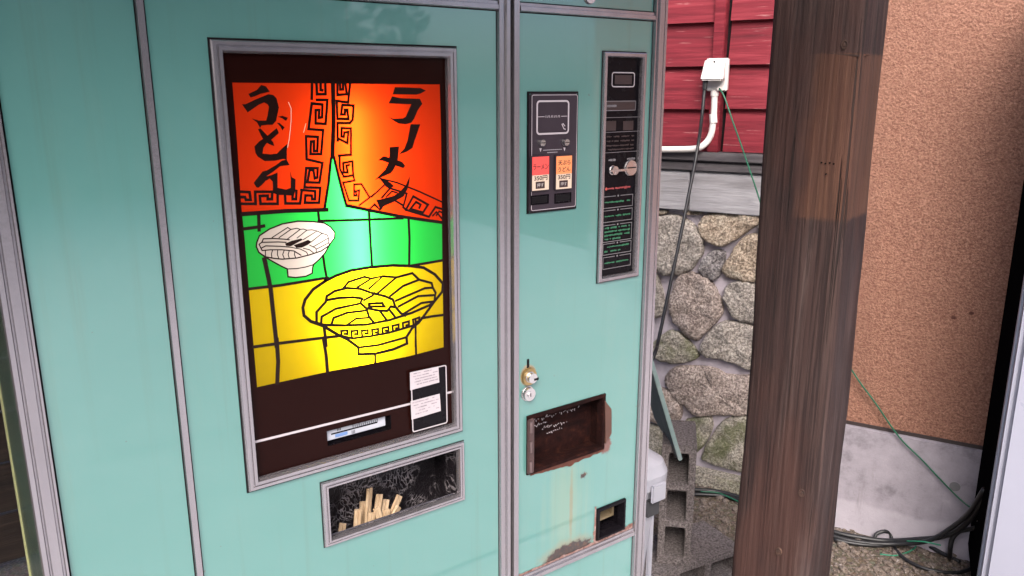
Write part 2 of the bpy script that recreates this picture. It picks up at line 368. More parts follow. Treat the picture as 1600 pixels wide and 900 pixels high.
for k, z0 in enumerate(zs):
    z1 = (zs[k+1] if k+1 < len(zs) else z0+pitch)+.02
    for a, b, dz in ((-2.3, uL-.001, 0), (uR+.014, U_ST, .004)):
        q = random.uniform(-.002, .002)
        m = MB()
        m.add([WL(a,.002,z0+dz+q),WL(b,.002,z0+dz-q),WL(b,.030,z0+dz-q-.001),WL(a,.030,z0+dz+q-.001),WL(a,.002,z1+dz),WL(b,.002,z1+dz),WL(b,.008,z1+dz),WL(a,.008,z1+dz)],
              [(0,1,2,3),(7,6,5,4),(3,2,6,7),(0,4,5,1),(0,3,7,4),(1,5,6,2)])
        m.build('siding_board', M_REDW, hw, local=True)
MB().box(uL-.01, uR+.03, -.0035, -.0005, zs[0], 3.0).build('siding_gap', M_BLACKGAP, hw, local=True)
MB().box(uL, uR, -.047, -.001, zs[0]-.001, 3.0).build('batten', M_REDW, hw, bevel=.003, local=True)
MB().box(-2.35, U_ST, 0, .12, 0, 3.05).build('wall_backing', simple('mortar', (.41, .365, .41), .9, 0, .3, 30, .7), hw, local=True)
zr0, zr1, zr2 = PW(1100, 236)[1], PW(1100, 251)[1], PW(1100, 266)[1]; zp = PW(1100, 329)[1]
MB().box(-2.3, U_ST, -.062, -.001, zr1+.002, zr0).build('sill_rail', M_DARKW, hw, bevel=.004, local=True)
MB().box(-2.3, U_ST, -.050, -.001, zr2, zr1-.001).build('sill_rail', M_DARKW, hw, bevel=.004, local=True)
uj = PW(1082, 300)[0]
for a, b in ((-2.3, -1.25), (-1.245, uj-.002), (uj+.002, U_ST)):
    MB().box(a, b, -.038, -.001, zp, zr2-.002).build('grey_plank', M_GREYW, hw, bevel=.003, local=True)
def m_stone(name, a, b, c_, moss=0):
    t = NT(name); v = t.voro(170, out='Color'); n = t.noise(14, 6, .65); n2 = t.noise(120, 5, .7)
    c = t.ramp(n, [(.3, a), (.5, b), (.7, c_)]); c = t.mix(t.maprange(n2, .40, .62), t.mix(.62, c, (.05, .04, .04)), t.mix(.32, c, (.66, .60, .55)))
    bw = t.n('ShaderNodeRGBToBW'); t.l(v, bw.inputs[0]); c = t.mix(.45, c, t.ramp(bw.outputs[0], [(.2, .25), (.8, .75)]), 'OVERLAY')
    if moss: c = t.mix(t.math('MULTIPLY', t.maprange(t.noise(9, 5), .42, .62), moss), c, (.10, .115, .035))
    t.bump(t.math('ADD', n2, t.math('MULTIPLY', n, 1.5)), 1.0, .012); return t.done(c, .9)
_sc = lambda c, k=1.4: tuple(min(.66, x*k) for x in c)
M_STN = [m_stone(n, _sc(a), _sc(b), _sc(c_), ms) for n, a, b, c_, ms in (('granite_grey', (.19, .165, .145), (.36, .315, .275), (.48, .43, .38), 0), ('granite_ochre', (.24, .165, .10), (.40, .30, .205), (.50, .40, .30), 0),
         ('granite_pinkish', (.17, .115, .10), (.34, .26, .225), (.45, .36, .32), 0), ('granite_mossy', (.14, .13, .09), (.30, .27, .215), (.41, .38, .32), .7), ('dark_schist', (.06, .055, .06), (.17, .155, .165), (.32, .30, .30), 0))]
def chaikin(p, it=2):
    for _ in range(it):
        q = []
        for i in range(len(p)):
            a, b = Vector(p[i]), Vector(p[(i+1) % len(p)]); q += [a*.78+b*.22, a*.22+b*.78]
        p = q
    return p
def stone(poly, mat, bulge=.05, seed=0):
    p = [Vector(q) for q in poly]; c = sum(p, Vector((0, 0)))/len(p); p = chaikin([c+(q-c)*1.075 for q in p], 2); n = len(p); m = MB(); vs = []
    rings = [(1.0, -.01), (1.0, .30), (.985, .68), (.945, .92), (.80, 1.0), (.56, 1.02), (.30, 1.0)]
    for k, (sc, h) in enumerate(rings):
        for q in p:
            x = c+(q-c)*sc; nz = noise.noise((x.x*16+seed, x.y*16, seed*1.7)); n2 = noise.noise((x.x*55, x.y*55+seed, 3.1)); x = x+(q-c)*(.05*n2+.06*noise.noise((math.atan2(q.y-c.y, q.x-c.x)*2.2, seed, 1)))
            vs.append(WL(x.x, h*bulge*(1+.55*nz)+(.009*n2+.005*noise.noise((x.x*120, x.y*120, seed)) if k > 1 else 0), x.y))
    vs.append(WL(c.x, bulge*1.02, c.y)); fs = [(k*n+i, k*n+(i+1) % n, (k+1)*n+(i+1) % n, (k+1)*n+i) for k in range(len(rings)-1) for i in range(n)]
    L = (len(rings)-1)*n; fs += [(L+i, L+(i+1) % n, len(vs)-1) for i in range(n)]
    m.add(vs, fs).build('stone', mat, hw, smooth=True, local=True)
A = lambda x, y: PW(1000+x/2.904, 250+y/2.904, .02); B = lambda x, y: PW(1000+x/2.368, 520+y/2.368, .02)
traced = [(A, 0, [(10,300),(60,270),(130,255),(190,262),(250,310),(282,380),(270,430),(220,500),(150,522),(100,515),(40,480),(5,430)]),
 (A, 1, [(268,290),(300,250),(400,240),(530,250),(545,285),(480,325),(440,355),(370,392),(310,372),(266,330)]),
 (A, 1, [(410,430),(470,350),(540,345),(600,370),(612,480),(560,540),(480,552),(390,532),(372,500)]),
 (A, 4, [(290,440),(340,408),(387,425),(372,490),(345,548),(288,532),(262,495)]),
 (A, 2, [(168,530),(240,513),(312,550),(352,620),(372,680),(332,742),(260,818),(200,792),(150,722),(132,640)]),
 (A, 0, [(388,580),(440,553),(520,558),(590,580),(590,712),(500,742),(430,722),(382,650)]),
 (A, 0, [(-40,520),(20,500),(60,500),(92,580),(106,640),(96,712),(20,715),(-40,690)]),
 (B, 3, [(30,60),(70,20),(110,-8),(150,8),(217,80),(182,107),(120,114),(60,95)]),
 (B, 0, [(222,60),(270,-22),(340,-42),(420,-22),(472,30),(462,122),(410,138),(320,102),(240,86)]),
 (B, 2, [(98,160),(150,124),(280,140),(330,168),(480,158),(482,300),(400,308),(330,300),(200,302),(160,262),(113,217)]),
 (B, 3, [(158,332),(200,320),(257,310),(267,350),(242,410),(202,452),(168,452)]),
 (B, 3, [(238,440),(280,360),(330,316),(400,312),(478,330),(478,500),(390,517),(290,492),(233,470)]),
 (B, 2, [(10,240),(60,205),(95,215),(145,240),(152,320),(100,345),(20,320)]), (B, 3, [(10,335),(90,355),(150,335),(155,440),(90,462),(10,450)]),
 (A, 1, [(30,228),(125,230),(112,250),(40,258)]), (A, 1, [(188,226),(290,236),(255,252),(200,246)]), (A, 0, [(535,295),(590,285),(640,310),(630,352),(548,335)])]
for i, (F, mi, pl) in enumerate(traced): stone([F(*p) for p in pl], M_STN[mi],   .030 if len(pl) > 4 else .02, i*3.3)
def clip(poly, a, b):
    mid = (a+b)/2; d = b-a; out = []
    for i in range(len(poly)):
        p, q = poly[i], poly[(i+1) % len(poly)]; fp, fq = (p-mid).dot(d), (q-mid).dot(d)
        if fp <= 0: out.append(p)
        if fp*fq < 0: out.append(p+(q-p)*(fp/(fp-fq)))
    return out
def cells(u0, u1, z0, z1, st, seed):
    r = random.Random(seed); nu, nz = max(1, round((u1-u0)/st)), max(1, round((z1-z0)/(st*.85))); seeds = []
    for i in range(nu):
        for j in range(nz): seeds.append(Vector((u0+(i+.5+r.uniform(-.3, .3))*(u1-u0)/nu, z0+(j+.5+r.uniform(-.3, .3))*(z1-z0)/nz)))
    for k, s_ in enumerate(seeds):
        pl = [Vector((u0, z0)), Vector((u1, z0)), Vector((u1, z1)), Vector((u0, z1))]
        for t_ in seeds:
            if t_ is not s_ and (t_-s_).length < st*3: pl = clip(pl, s_, t_)
        c = sum(pl, Vector((0, 0)))/len(pl); yield [c+(p-c)*(1-.018/max(.03, (p-c).length)) for p in pl], r.choice([0, 0, 1, 2, 3, 4])
for reg in ((-1.6, PW(1016, 500)[0]-.03, .08, zp-.005, .19, 5), (PW(1205, 500)[0]+.01, U_ST, .08, zp-.005, .17, 8)):
    for k, (pl, mi) in enumerate(cells(*reg)): stone(pl, M_STN[mi], .03, 50+k*2.1)
m = MB(); zt = PW(1125, 737)[1]+.01
m.box(-2.3, U_ST, -.075, -.001, -.02, zt).build('plinth', M_STN[3], hw, bevel=.012, local=True)

# ================================================================== stucco wall
sw = empty('stucco_wall', WA, WROT); tag(sw, 'rough orange-brown stucco wall on a smooth grey concrete base', 'wall')
def m_stucco():
    t = NT('orange_brown_stucco'); n = t.noise(150, 5, .75); n2 = t.noise(75, 4, .6); n3 = t.noise(1.6, 4)
    c = t.ramp(n, [(.3, (.125, .050, .033)), (.5, (.295, .140, .094)), (.72, (.47, .26, .185))]); c = t.mix(t.math('MULTIPLY', t.maprange(n3, .4, .75), .35), c, (.20, .095, .062)); rn = t.maprange(t.noise(1, 5, .6, t.map((7, 7, .45))), .5, .75); c = t.mix(t.math('MULTIPLY', rn, .25), c, (.16, .075, .055))
    sp = t.math('MAXIMUM', t.blob((PW(1490, 497, .13)[0], -.13, PW(1490, 497, .13)[1]), (.011, 1, .008), 200, .5, (.5, .9)), t.blob((PW(1518, 490, .13)[0], -.13, PW(1518, 490, .13)[1]), (.010, 1, .008), 200, .5, (.5, .9)))
    c = t.mix(sp, c, (.09, .03, .02)); t.bump(t.math('ADD', n2, t.math('MULTIPLY', n, .8)), .9, .008); return t.done(c, .9)
def m_conc():
    t = NT('old_concrete'); n = t.noise(7, 7, .7); n2 = t.noise(90, 5, .7); n3 = t.noise(2.5, 3)
    c = t.ramp(n, [(.3, (.15, .135, .155)), (.46, (.28, .255, .29)), (.6, (.33, .30, .34)), (.72, (.42, .385, .43))]); c = t.mix(t.math('MULTIPLY', t.maprange(n2, .6, .72), .35), c, (.20, .19, .20))
    sx = t.n('ShaderNodeSeparateXYZ')
    zz = t.math('ADD', sx.outputs[2], t.math('MULTIPLY', t.noise(5, 4), .09)); t.l(t.tc.outputs['Object'], sx.inputs[0]); low = t.maprange(zz, .175, .155)
    c = t.mix(t.math('MULTIPLY', low, .6), c, (.43, .395, .445)); st = t.maprange(t.noise(1, 6, .7, t.map((22, 22, 3))), .56, .7); c = t.mix(t.math('MULTIPLY', st, .35), c, (.16, .145, .155)); t.bump(t.math('ADD', n, t.math('MULTIPLY', n2, .5)), .35, .005); return t.done(c, .85)
M_CONC = m_conc(); zc = PW(1425, 683, .135)[1]; UE = 4.9
MB().box(U_ST+.002, UE, -.125, .15, zc+.012, 3.1).build('stucco_face', m_stucco(), sw, local=True)
MB().box(U_ST+.001, UE, -.135, .15, -.03, zc).build('concrete_base', M_CONC, sw, bevel=.006, local=True)
MB().box(U_ST+.003, UE-.002, -.130, .1, zc+.0005, zc+.0118).build('drip_edge', simple('dark_drip_metal', (.035, .025, .025), .5), sw, local=True)
uh = PW(1492, 760, .135); c = W2W(uh[0], .135, uh[1])
m = MB(); m.tube([WL(uh[0], .132, uh[1]), WL(uh[0], .137, uh[1])], .016, 16).build('plug', simple('grey_plug', (.17, .165, .175), .8), sw, local=True)

# ================================================================== wooden post
pdir = Vector((.838, .546, 0)).normalized(); PB = pdir*1.85+Vector((-pdir.y, pdir.x, 0))*.006
pang = math.atan2(pdir.y, pdir.x)-math.pi/2          # local +y along view
def m_post():
    t = NT('old_post_timber'); wv = t.map((9, 9, .55)); g1 = t.noise(1.6, 7, .7, wv, .9); fine = t.noise(1, 6, .7, t.map((150, 150, 2.2)), .4); crack = t.noise(1, 4, .6, t.map((55, 55, .9)), .8); big = t.noise(1.3, 4, .6, t.map((4, 4, .9)))
    c = t.ramp(g1, [(.30, (.016, .007, .007)), (.45, (.032, .016, .014)), (.58, (.050, .028, .024)), (.72, (.086, .060, .054))])
    c = t.mix(t.math('MULTIPLY', t.maprange(fine, .44, .60), .75), c, (.011, .005, .005))
    c = t.mix(t.math('MULTIPLY', t.maprange(big, .48, .68), .45), c, (.068, .052, .053))
    z1, z2 = (CAMP+ray(1330, 86)*(1.78/ray(1330, 86).xy.length)).z, (CAMP+ray(1330, 342)*(1.78/ray(1330, 342).xy.length)).z
    sp = t.n('ShaderNodeSeparateXYZ'); t.l(t.tc.outputs['Object'], sp.inputs[0]); zj = t.math('ADD', sp.outputs[2], t.math('MULTIPLY', t.noise(90, 3), .012))
    band = t.math('MULTIPLY', t.maprange(zj, z1+.011, z1+.005), t.maprange(zj, z2, z2+.012)); xr_ = t.maprange(t.math('ADD', sp.outputs[0], t.math('MULTIPLY', t.noise(5, 4), .10)), .03, .07)
    tan_ = t.ramp(fine, [(.3, (.115, .052, .030)), (.6, (.060, .026, .016))]); c = t.mix(t.math('MULTIPLY', t.math('MULTIPLY', band, xr_), .85), c, tan_)
    c = t.mix(t.math('MULTIPLY', t.maprange(t.noise(1.2, 4, .6, t.map((5, 5, 1.4), (0, 0, 0), (3, 1, 2))), .5, .66), .32), c, (.070, .026, .018)); cr = t.maprange(crack, .625, .66); c = t.mix(t.math('MULTIPLY', cr, .8), c, (.012, .007, .006))
    t.bump(t.math('SUBTRACT', t.math('ADD', t.math('MULTIPLY', fine, -.6), g1), t.math('MULTIPLY', cr, 1.2)), .8, .006); return t.done(c, .72, 0, .3)
M_POST = m_post()
m = MB(); nz, a_s = 90, .090; prof = []
for cx, cy, a0 in ((1, 1, 0), (-1, 1, 90), (-1, -1, 180), (1, -1, 270)):
    rr = .014
    for k in range(5): q = math.radians(a0+k*22.5); prof.append((cx*(a_s-rr)+rr*math.cos(q), cy*(a_s-rr)+rr*math.sin(q)))
    nx_, ny_ = {0: (-1, 0), 90: (0, -1), 180: (1, 0), 270: (0, 1)}[a0]; bx, by = prof[-1]
    for k in range(1, 6): prof.append((bx+nx_*(2*(a_s-rr))*k/6, by+ny_*(2*(a_s-rr))*k/6))
npf = len(prof); PH = 1.979; vs = []
for i in range(nz+1):
    z = PH*i/nz-.03*(i == 0)
    for x, y in prof:
        d = .005*noise.noise((x*14, y*14, z*1.8))+.002*noise.noise((x*40, y*40, z*7))+.0015*noise.noise((x*90, y*90, z*3)); L_ = math.hypot(x, y); vs.append((x*(1+d/L_)+.003*math.sin(z*2), y*(1+d/L_), z))
m.add(vs, [(i*npf+j, i*npf+(j+1) % npf, (i+1)*npf+(j+1) % npf, (i+1)*npf+j) for i in range(nz) for j in range(npf)]+[tuple(range(npf-1, -1, -1)), tuple(nz*npf+j for j in range(npf))])
post = m.build('wooden_post', M_POST, smooth=True); post.location = PB; post.rotation_euler = (0, 0, pang-math.radians(16.5)); tag(post, 'thick weathered brown timber post with knots and nail holes', 'post')
M_KNOT = wood('dark_knot', (.012, .006, .005), (.05, .022, .014), (.11, .055, .035), ((40, 40, 40),), 8, .002)
pinv = Matrix.LocRotScale(post.location, post.rotation_euler, None).inverted()
for px, py, r in ((1320, 70, .009), (1357, 142, .008), (1290, 649, .012), (1253, 770, .010), (1217, 862, .009)):
    P_ = pinv @ CAMP; D_ = pinv.to_3x3() @ ray(px, py); t_ = (-.0905-P_.y)/D_.y; q = P_+D_*t_
    if abs(q.x) > .085: continue
    m = MB(); vs = [(q.x, -.0935, q.z)]; n = 14
    for rr, yy in ((.35, -.0938), (.62, -.0918), (.8, -.0945), (1.0, -.088)):
        for j in range(n): vs.append((q.x+r*rr*.8*math.cos(6.283*j/n), yy, q.z+r*rr*1.15*math.sin(6.283*j/n)))
    m.add(vs, [(0, 1+j, 1+(j+1) % n) for j in range(n)]+[(1+k*n+j, 1+(k+1)*n+j, 1+(k+1)*n+(j+1) % n, 1+k*n+(j+1) % n) for k in range(3) for j in range(n)]).build('knot', M_KNOT, post, smooth=True, local=True)
def on_post(px, py):
    P_ = pinv @ CAMP; D_ = pinv.to_3x3() @ ray(px, py); return P_+D_*((-.0905-P_.y)/D_.y)
q0, q1 = on_post(1296, 84), on_post(1360, 88)
MB().add([(q0.x, -.0925, q0.z), (.086, -.0925, q1.z), (.086, -.0925, q1.z+.0035), (q0.x, -.0925, q0.z+.0016), (q0.x, -.080, q0.z), (.086, -.080, q1.z), (.086, -.080, q1.z+.0035), (q0.x, -.080, q0.z+.0016)], [(0,1,2,3),(7,6,5,4),(0,4,5,1),(3,2,6,7),(1,5,6,2),(0,3,7,4)]).build('saw_cut', M_KNOT, post, local=True)
MB().add([(.080, -.070, q1.z-.002), (.097, -.066, q1.z+.004), (.080, -.070, q1.z+.007), (.080, -.050, q1.z-.002), (.096, -.054, q1.z+.004), (.080, -.050, q1.z+.007)], [(0,1,2),(5,4,3),(0,3,4,1),(1,4,5,2),(2,5,3,0)]).build('splinter', M_POST, post, local=True)
for i in range(5):                                   # row of nail holes
    P_ = pinv @ CAMP; D_ = pinv.to_3x3() @ ray((1284, 1290, 1297, 1303, 1291)[i], (254, 255.5, 254.5, 256, 272)[i]); t_ = (-.0905-P_.y)/D_.y; q = P_+D_*t_
    MB().disc_y(q.x, q.z, -.0935, -.089, .0017, 8).build('nail_hole', M_BLK, post, local=True)

# ================================================================== added unseen porch roof, shaped to shade the machine's upper front
PZ = 1.98
pr = empty('shade_roof', (.2, .98, PZ)); tag(pr, 'added low timber porch roof shading the top of the vending machine', 'roof')
M_ROOFW = wood('dark_roof_timber', (.03, .02, .014), (.075, .048, .034), (.12, .08, .055), ((2, 20, 26),), 5)
RX0, RX1, RY0, RY1 = -2.2, 1.14, .46, 2.9; SLP = .17
rz = lambda y: PZ+.13+(y-PB.y)*SLP                      # underside of the rafters
def sloped(x0, x1, y0, y1, h0, h1): return MB().add([(x0,y0,rz(y0)+h0),(x1,y0,rz(y0)+h0),(x1,y1,rz(y1)+h0),(x0,y1,rz(y1)+h0),(x0,y0,rz(y0)+h1),(x1,y0,rz(y0)+h1),(x1,y1,rz(y1)+h1),(x0,y1,rz(y1)+h1)], [(0,3,2,1),(4,5,6,7),(0,1,5,4),(1,2,6,5),(2,3,7,6),(3,0,4,7)])
MB().box(RX0+.1, PB.x+.12, PB.y-.05, PB.y+.05, PZ, PZ+.118).build('beam', M_ROOFW, pr, bevel=.006)
for i in range(8):
    x = RX0+.1+i*(RX1-RX0-.2)/7; sloped(x-.025, x+.025, RY0+.03, RY1-.03, 0, .07).build('rafter', M_ROOFW, pr, bevel=.004)
nb = 12
for i in range(nb):
    a = RY0+(RY1-RY0)*i/nb; b = RY0+(RY1-RY0)*(i+1)/nb-.003; sloped(RX0, RX1, a, b, .0705, .09).build('roof_board', M_ROOFW, pr)
sloped(RX0, RX1, RY0-.022, RY0-.002, -.06, .10).build('fascia_board', M_ROOFW, pr)

# ================================================================== noodle vending machine
X0, X1, ZT = .050, 1.046, 1.83
vm = empty('vending_machine', (.548, 1.3, 0)); tag(vm, 'old teal noodle vending machine with a lit udon and ramen picture', 'vending machine')
YF = 1.0
def px_rect(ps, y=YF):
    q = [PM(*p, y) for p in ps]; return (q[0].x+q[3].x)/2, (q[1].x+q[2].x)/2, (q[2].z+q[3].z)/2, (q[0].z+q[1].z)/2   # tl, tr, br, bl -> x0 x1 z0 z1
c = MB()
for b in ((X0+.008, X0+.028, 1.031, 1.75, .05, ZT-.002), (X1-.028, X1-.008, 1.031, 1.75, .05, ZT-.002), (X0+.029, X1-.029, 1.73, 1.75, .051, ZT-.003), (X0+.029, X1-.029, 1.031, 1.729, ZT-.03, ZT-.003), (X0+.029, X1-.029, 1.031, 1.729, .051, .08)): c.box(*b)
c.build('cabinet', M_SIDE, vm)
for x in (X0+.08, X1-.08):
    for y in (1.09, 1.68): MB().tube([(x, y, .012), (x, y, .052)], .022, 12).build('foot', M_BLK, vm)
MB().box(X0+.01, X0+.013, 1.728, 1.7505, .05, ZT-.01).box(X0+.0055, X0+.0078, 1.71, 1.751, .05, ZT-.01).build('side_edge_strip', simple('yellowed_edge_strip', (.42, .42, .20), .4), vm)
win = px_rect([(325.5, 58.5), (712.5, 76.4), (720, 671), (388, 769.4)])
cho = px_rect([(501, 754), (724, 688), (724.5, 776), (506, 859)])
inp = px_rect([(944.6, 80), (1011, 83.6), (992.6, 431.4), (929, 441.7)])
coi = px_rect([(825.4, 144.5), (902.3, 145.8), (895.6, 324.7), (823.6, 331.3)])
rus = px_rect([(824, 652), (942, 617), (943, 701), (824, 737)])
ret = px_rect([(930, 795), (975, 779), (976, 827), (932, 842)])
shrink = lambda r, d: (r[0]+d, r[1]-d, r[2]+d, r[3]-d)
XD0, XD1 = PM(258, 450).x, PM(270, 450).x              # divider strip
XS0, XS1, XSM = PM(778, 450).x, PM(809, 450).x, PM(795.5, 450).x
XL = PM(42, 450).x; XR = PM(1004, 450).x; ZTR = (PM(900, 10).z+PM(900, 25).z)/2; ZBR = PM(900, 868).z
zt0, zt1 = ZTR-.009, ZTR+.008; zb0, zb1 = ZBR-.008, ZBR+.008
zt0, zt1 = PM(900, 24.5).z, PM(900, 10).z
# painted sheets
MB().plate(XL+.0016, XD0-.0016, .09, zt0-.0014, YF, YF+.004).build('side_panel', M_TEAL, vm)
MB().plate(XD1+.0016, XS0-.0016, .09, zt0-.0014, YF, YF+.004, [shrink(win, .006), shrink(cho, .006)]).build('door_panel', M_TEAL, vm)
MB().plate(XS1+.0016, XR-.0016, zb1+.0005, zt0-.0014, YF, YF+.004, [shrink(inp, .006), rus, ret]).build('coin_door_panel', M_TEAL_R, vm)
MB().plate(XS1+.0016, XR-.0016, .09, zb0-.0005, YF, YF+.004).build('lower_panel', M_TEAL, vm)
for a, b in ((XL+.001, XS0-.001), (XS1+.0016, XR-.0016)): MB().plate(a, b, zt1+.001, ZT-.012, YF, YF+.004).build('header_panel', M_TEAL, vm)
MB().plate(X0+.01, X1-.01, .05, .088, YF+.003, YF+.006).build('kick_plate', M_BLK, vm)
MB().plate(XL-.002, XR+.002, .06, ZT-.014, YF+.0062, YF+.0072, [shrink(win, .006), (cho[0]+.004, cho[1]-.004, cho[2]-.09, cho[3]+.002), shrink(inp, .006), rus, ret]).build('door_liner', M_BLACKGAP, vm)
# aluminium strips
def strip_v(x0, x1, z0, z1, name='trim_strip', prof=None):
    prof = prof or [(0, 0), (.08, -.005), (.92, -.005), (1, 0)]
    m = MB(); n = len(prof); vs = []
    for z in (z0, z1):
        for f, dy in prof: vs.append((x0+(x1-x0)*f, YF+dy, z))
        for f in (1, 0): vs.append((x0+(x1-x0)*f, YF+.012, z))
    k = n+2; m.add(vs, [(i, (i+1) % k, k+(i+1) % k, k+i) for i in range(k)]+[tuple(range(k-1, -1, -1)), tuple(range(k, 2*k))]); return m.build(name, M_ALU, vm)
FL = [(0, .0), (.04, -.006), (.22, -.006), (.26, -.003), (.32, -.003), (.36, -.008), (.72, -.008), (.76, -.004), (.84, -.004), (.88, -.006), (.97, -.006), (1, 0)]
strip_v(X0-.004, XL, .05, ZT, 'corner_trim', FL); strip_v(XD0, XD1, .09, zt0-.001)
FS = [(0, 0), (.06, -.005), (.55, -.005), (.62, -.009), (.93, -.009), (1, 0)]
strip_v(XS0, XSM-.0025, .09, ZT-.012, 'door_edge_trim', FS); strip_v(XSM+.0025, XS1, .09, ZT-.012, 'door_edge_trim', [(1-f, d) for f, d in FS[::-1]])
MB().box(XSM-.0026, XSM+.0026, YF+.008, YF+.03, .09, ZT-.012).build('door_gap', M_BLACKGAP, vm)
strip_v(XR, X1+.002, .05, ZT, 'corner_trim', [(1-f, d) for f, d in FL[::-1]])
def strip_h(x0, x1, z0, z1, mat=M_ALU):
    m = MB(); pr_ = [(z0, 0), (z0+.0015, -.006), (z0+(z1-z0)*.55, -.006), (z0+(z1-z0)*.62, -.003), (z1-.001, -.003), (z1, 0), (z1, .012), (z0, .012)]; k = len(pr_)
    m.add([(x, YF+d, z) for x in (x0, x1) for z, d in pr_], [(i, (i+1) % k, k+(i+1) % k, k+i) for i in range(k)]+[tuple(range(k-1, -1, -1)), tuple(range(k, 2*k))]); return m.build('trim_strip', mat, vm)
strip_h(XL+.0005, XS0-.0005, zt0, zt1); strip_h(XS1+.0005, XR-.0005, zt0, zt1); strip_h(XS1+.0005, XR-.0005, zb0, zb1)
MB().box(X0-.004, X1+.002, YF-.004, YF+.02, ZT-.011, ZT+.002).build('top_trim', M_ALU, vm)
# peeled primer along the bottom trim
m = MB(); rp = random.Random(4); n = 60; vs = []
xa, xb = XS1+.003, XR-.002
for i in range(n+1):
    x = xa+(xb-xa)*i/n; f = i/n; h = .003+.004*abs(noise.noise((x*60, 1, 2)))+(.010*max(0, (f-.55))*2*(.6+.6*noise.noise((x*40, 5, 1)))); vs += [(x, YF-.0008, zb1), (x, YF-.0008, zb1+max(.001, h))]
m.add(vs, [(2*i, 2*i+2, 2*i+3, 2*i+1) for i in range(n)]).build('peeled_paint', M_PEEL, vm)
hl = PM(921, -6); MB().disc_y(hl.x, hl.z, YF-.004, YF, .011, 20, .013).build('header_lock', M_CHROME, vm)

# ---- lit picture window
dw = MB().frame(*win, [(0, YF+.001), (.0005, YF-.004), (.002, YF-.006), (.006, YF-.006), (.0065, YF-.0045), (.008, YF-.0045), (.0085, YF-.007), (.0125, YF-.007), (.0145, YF-.002), (.0150, YF+.0055)]).build('window_frame', M_ALU, vm)
MB().frame(win[0]-.002, win[1]+.002, win[2]-.002, win[3]+.002, [(0, YF-.0006), (.004, YF-.0006)]).build('gasket', M_BLACKGAP, dw)
YS = YF+.004
def T(px, py):
    p = PM(px, py, YS); return (p.x, p.z)
pic = [(362, 128), (400, 128.5), (470, 129), (560, 130), (688, 131), (690, 200), (692, 400), (694, 543), (640, 557), (580, 569), (520, 580), (460, 593), (401, 606), (392, 500), (382, 380), (376, 320), (369, 215)]
picT = [T(*p) for p in pic]
ins = shrink(win, .0142)
pcx = sum(p[0] for p in picT)/len(picT); pcz = sum(p[1] for p in picT)/len(picT)
m = MB(); sl = px_rect([(511, 673), (611, 649), (611, 672), (512, 696)], YS)
m.poly([(ins[0], YS, ins[2]), (ins[1], YS, ins[2]), (ins[1], YS, ins[3]), (ins[0], YS, ins[3])], [[(pcx+(x-pcx)*.994, YS, pcz+(z-pcz)*.996) for x, z in picT], [(sl[0], YS, sl[2]), (sl[1], YS, sl[2]), (sl[1], YS, sl[3]), (sl[0], YS, sl[3])]])
sheet = m.build('picture_sheet', M_BROWN, vm)
def region(name, pts, mat, holes=()):
    return MB().poly([(x, YS+.0004, z) for x, z in pts], [[(x, YS+.0004, z) for x, z in h] for h in holes]).build(name, mat, sheet)
a_ = lambda X, Y: (360+X/9, 120+Y/9); b_ = lambda X, Y: (360+X/9, 220+Y/9); c_ = lambda X, Y: (580+X/9, 120+Y/9); d_ = lambda X, Y: (580+X/6.925, 220+Y/6.925)
e_ = lambda X, Y: (470+X/9, 120+Y/9); f_ = lambda X, Y: (470+X/7.5, 220+Y/7.5); g_ = lambda X, Y: (385+X/8.18, 330+Y/8.18); h_ = lambda X, Y: (465+X/5.625, 400+Y/5.625)
z2 = lambda X, Y: (320+X/3.6, 50+Y/3.6); z3 = lambda X, Y: (320+X/3.6, 290+Y/3.6); z4 = lambda X, Y: (320+X/3.6, 530+Y/3.6)
TT = lambda F, L: [T(*F(*p)) for p in L]
apex = T(518.5, 238)
lb = TT(f_, [(343, 250), (335, 340), (317, 520), (290, 680), (272, 800)]); lbot = TT(z3, [(450, 142), (210, 158)])
rb = TT(f_, [(385, 200), (440, 430), (490, 620), (525, 755)]); rbot = TT(d_, [(0, 755), (300, 815), (600, 860), (775, 884)])
topL = [T(362, 128), T(400, 128.5), T(470, 129), T(519, 129.6)]; topR = [T(519, 129.6), T(560, 130), T(688, 131)]
region('curtain_print', topL+[apex]+lb+lbot+[T(376, 320), T(369, 215)], M_RED)
region('curtain_print', [T(519, 129.6)]+[T(560, 130), T(688, 131), T(690, 200)]+rbot[::-1]+rb[::-1]+[apex], M_RED)
bowlw = TT(g_, [(125,400),(160,310),(290,225),(450,160),(650,125),(850,130),(990,150),(1070,200),(1125,270),(1120,340),(1060,420),(1000,530),(930,610),(850,680),(840,720),(835,790),(750,830),(620,845),(525,835),(515,735),(440,700),(330,640),(230,580),(150,520),(120,450)])
gy = TT(z3, [(245, 580), (420, 560), (660, 521)])+TT(h_, [(240, 215), (330, 170), (460, 125), (640, 95), (830, 80), (980, 85), (1100, 66), (1275, 35)])
region('wall_print', [apex]+rb+rbot+gy[::-1]+[T(382, 380)]+[lbot[-1]]+[lbot[0]]+lb[::-1], M_GREEN, [bowlw])
region('table_print', gy+[T(694, 543), T(640, 557), T(580, 569), T(520, 580), T(460, 593), T(401, 606), T(392, 500)], M_YEL)
region('bowl_print', bowlw, M_MILK)
inkk = [0]
def inky(): inkk[0] += 1; return YS-.0006-.00002*inkk[0]
def glyph(name, polys):
    m = MB()
    for F, L in polys: y = inky(); m.poly([(x, y, z) for x, z in (TT(F, L) if F else [T(*p) for p in L])])
    return m.build(name, M_INK, sheet)
PXM = .00118
def strokes(name, items, closed=False):
    m = MB()
    for F, wd, L in items: m.ribbon(TT(F, L) if F else [T(*p) for p in L], wd*PXM, inky())
    return m.build(name, M_INK, sheet)
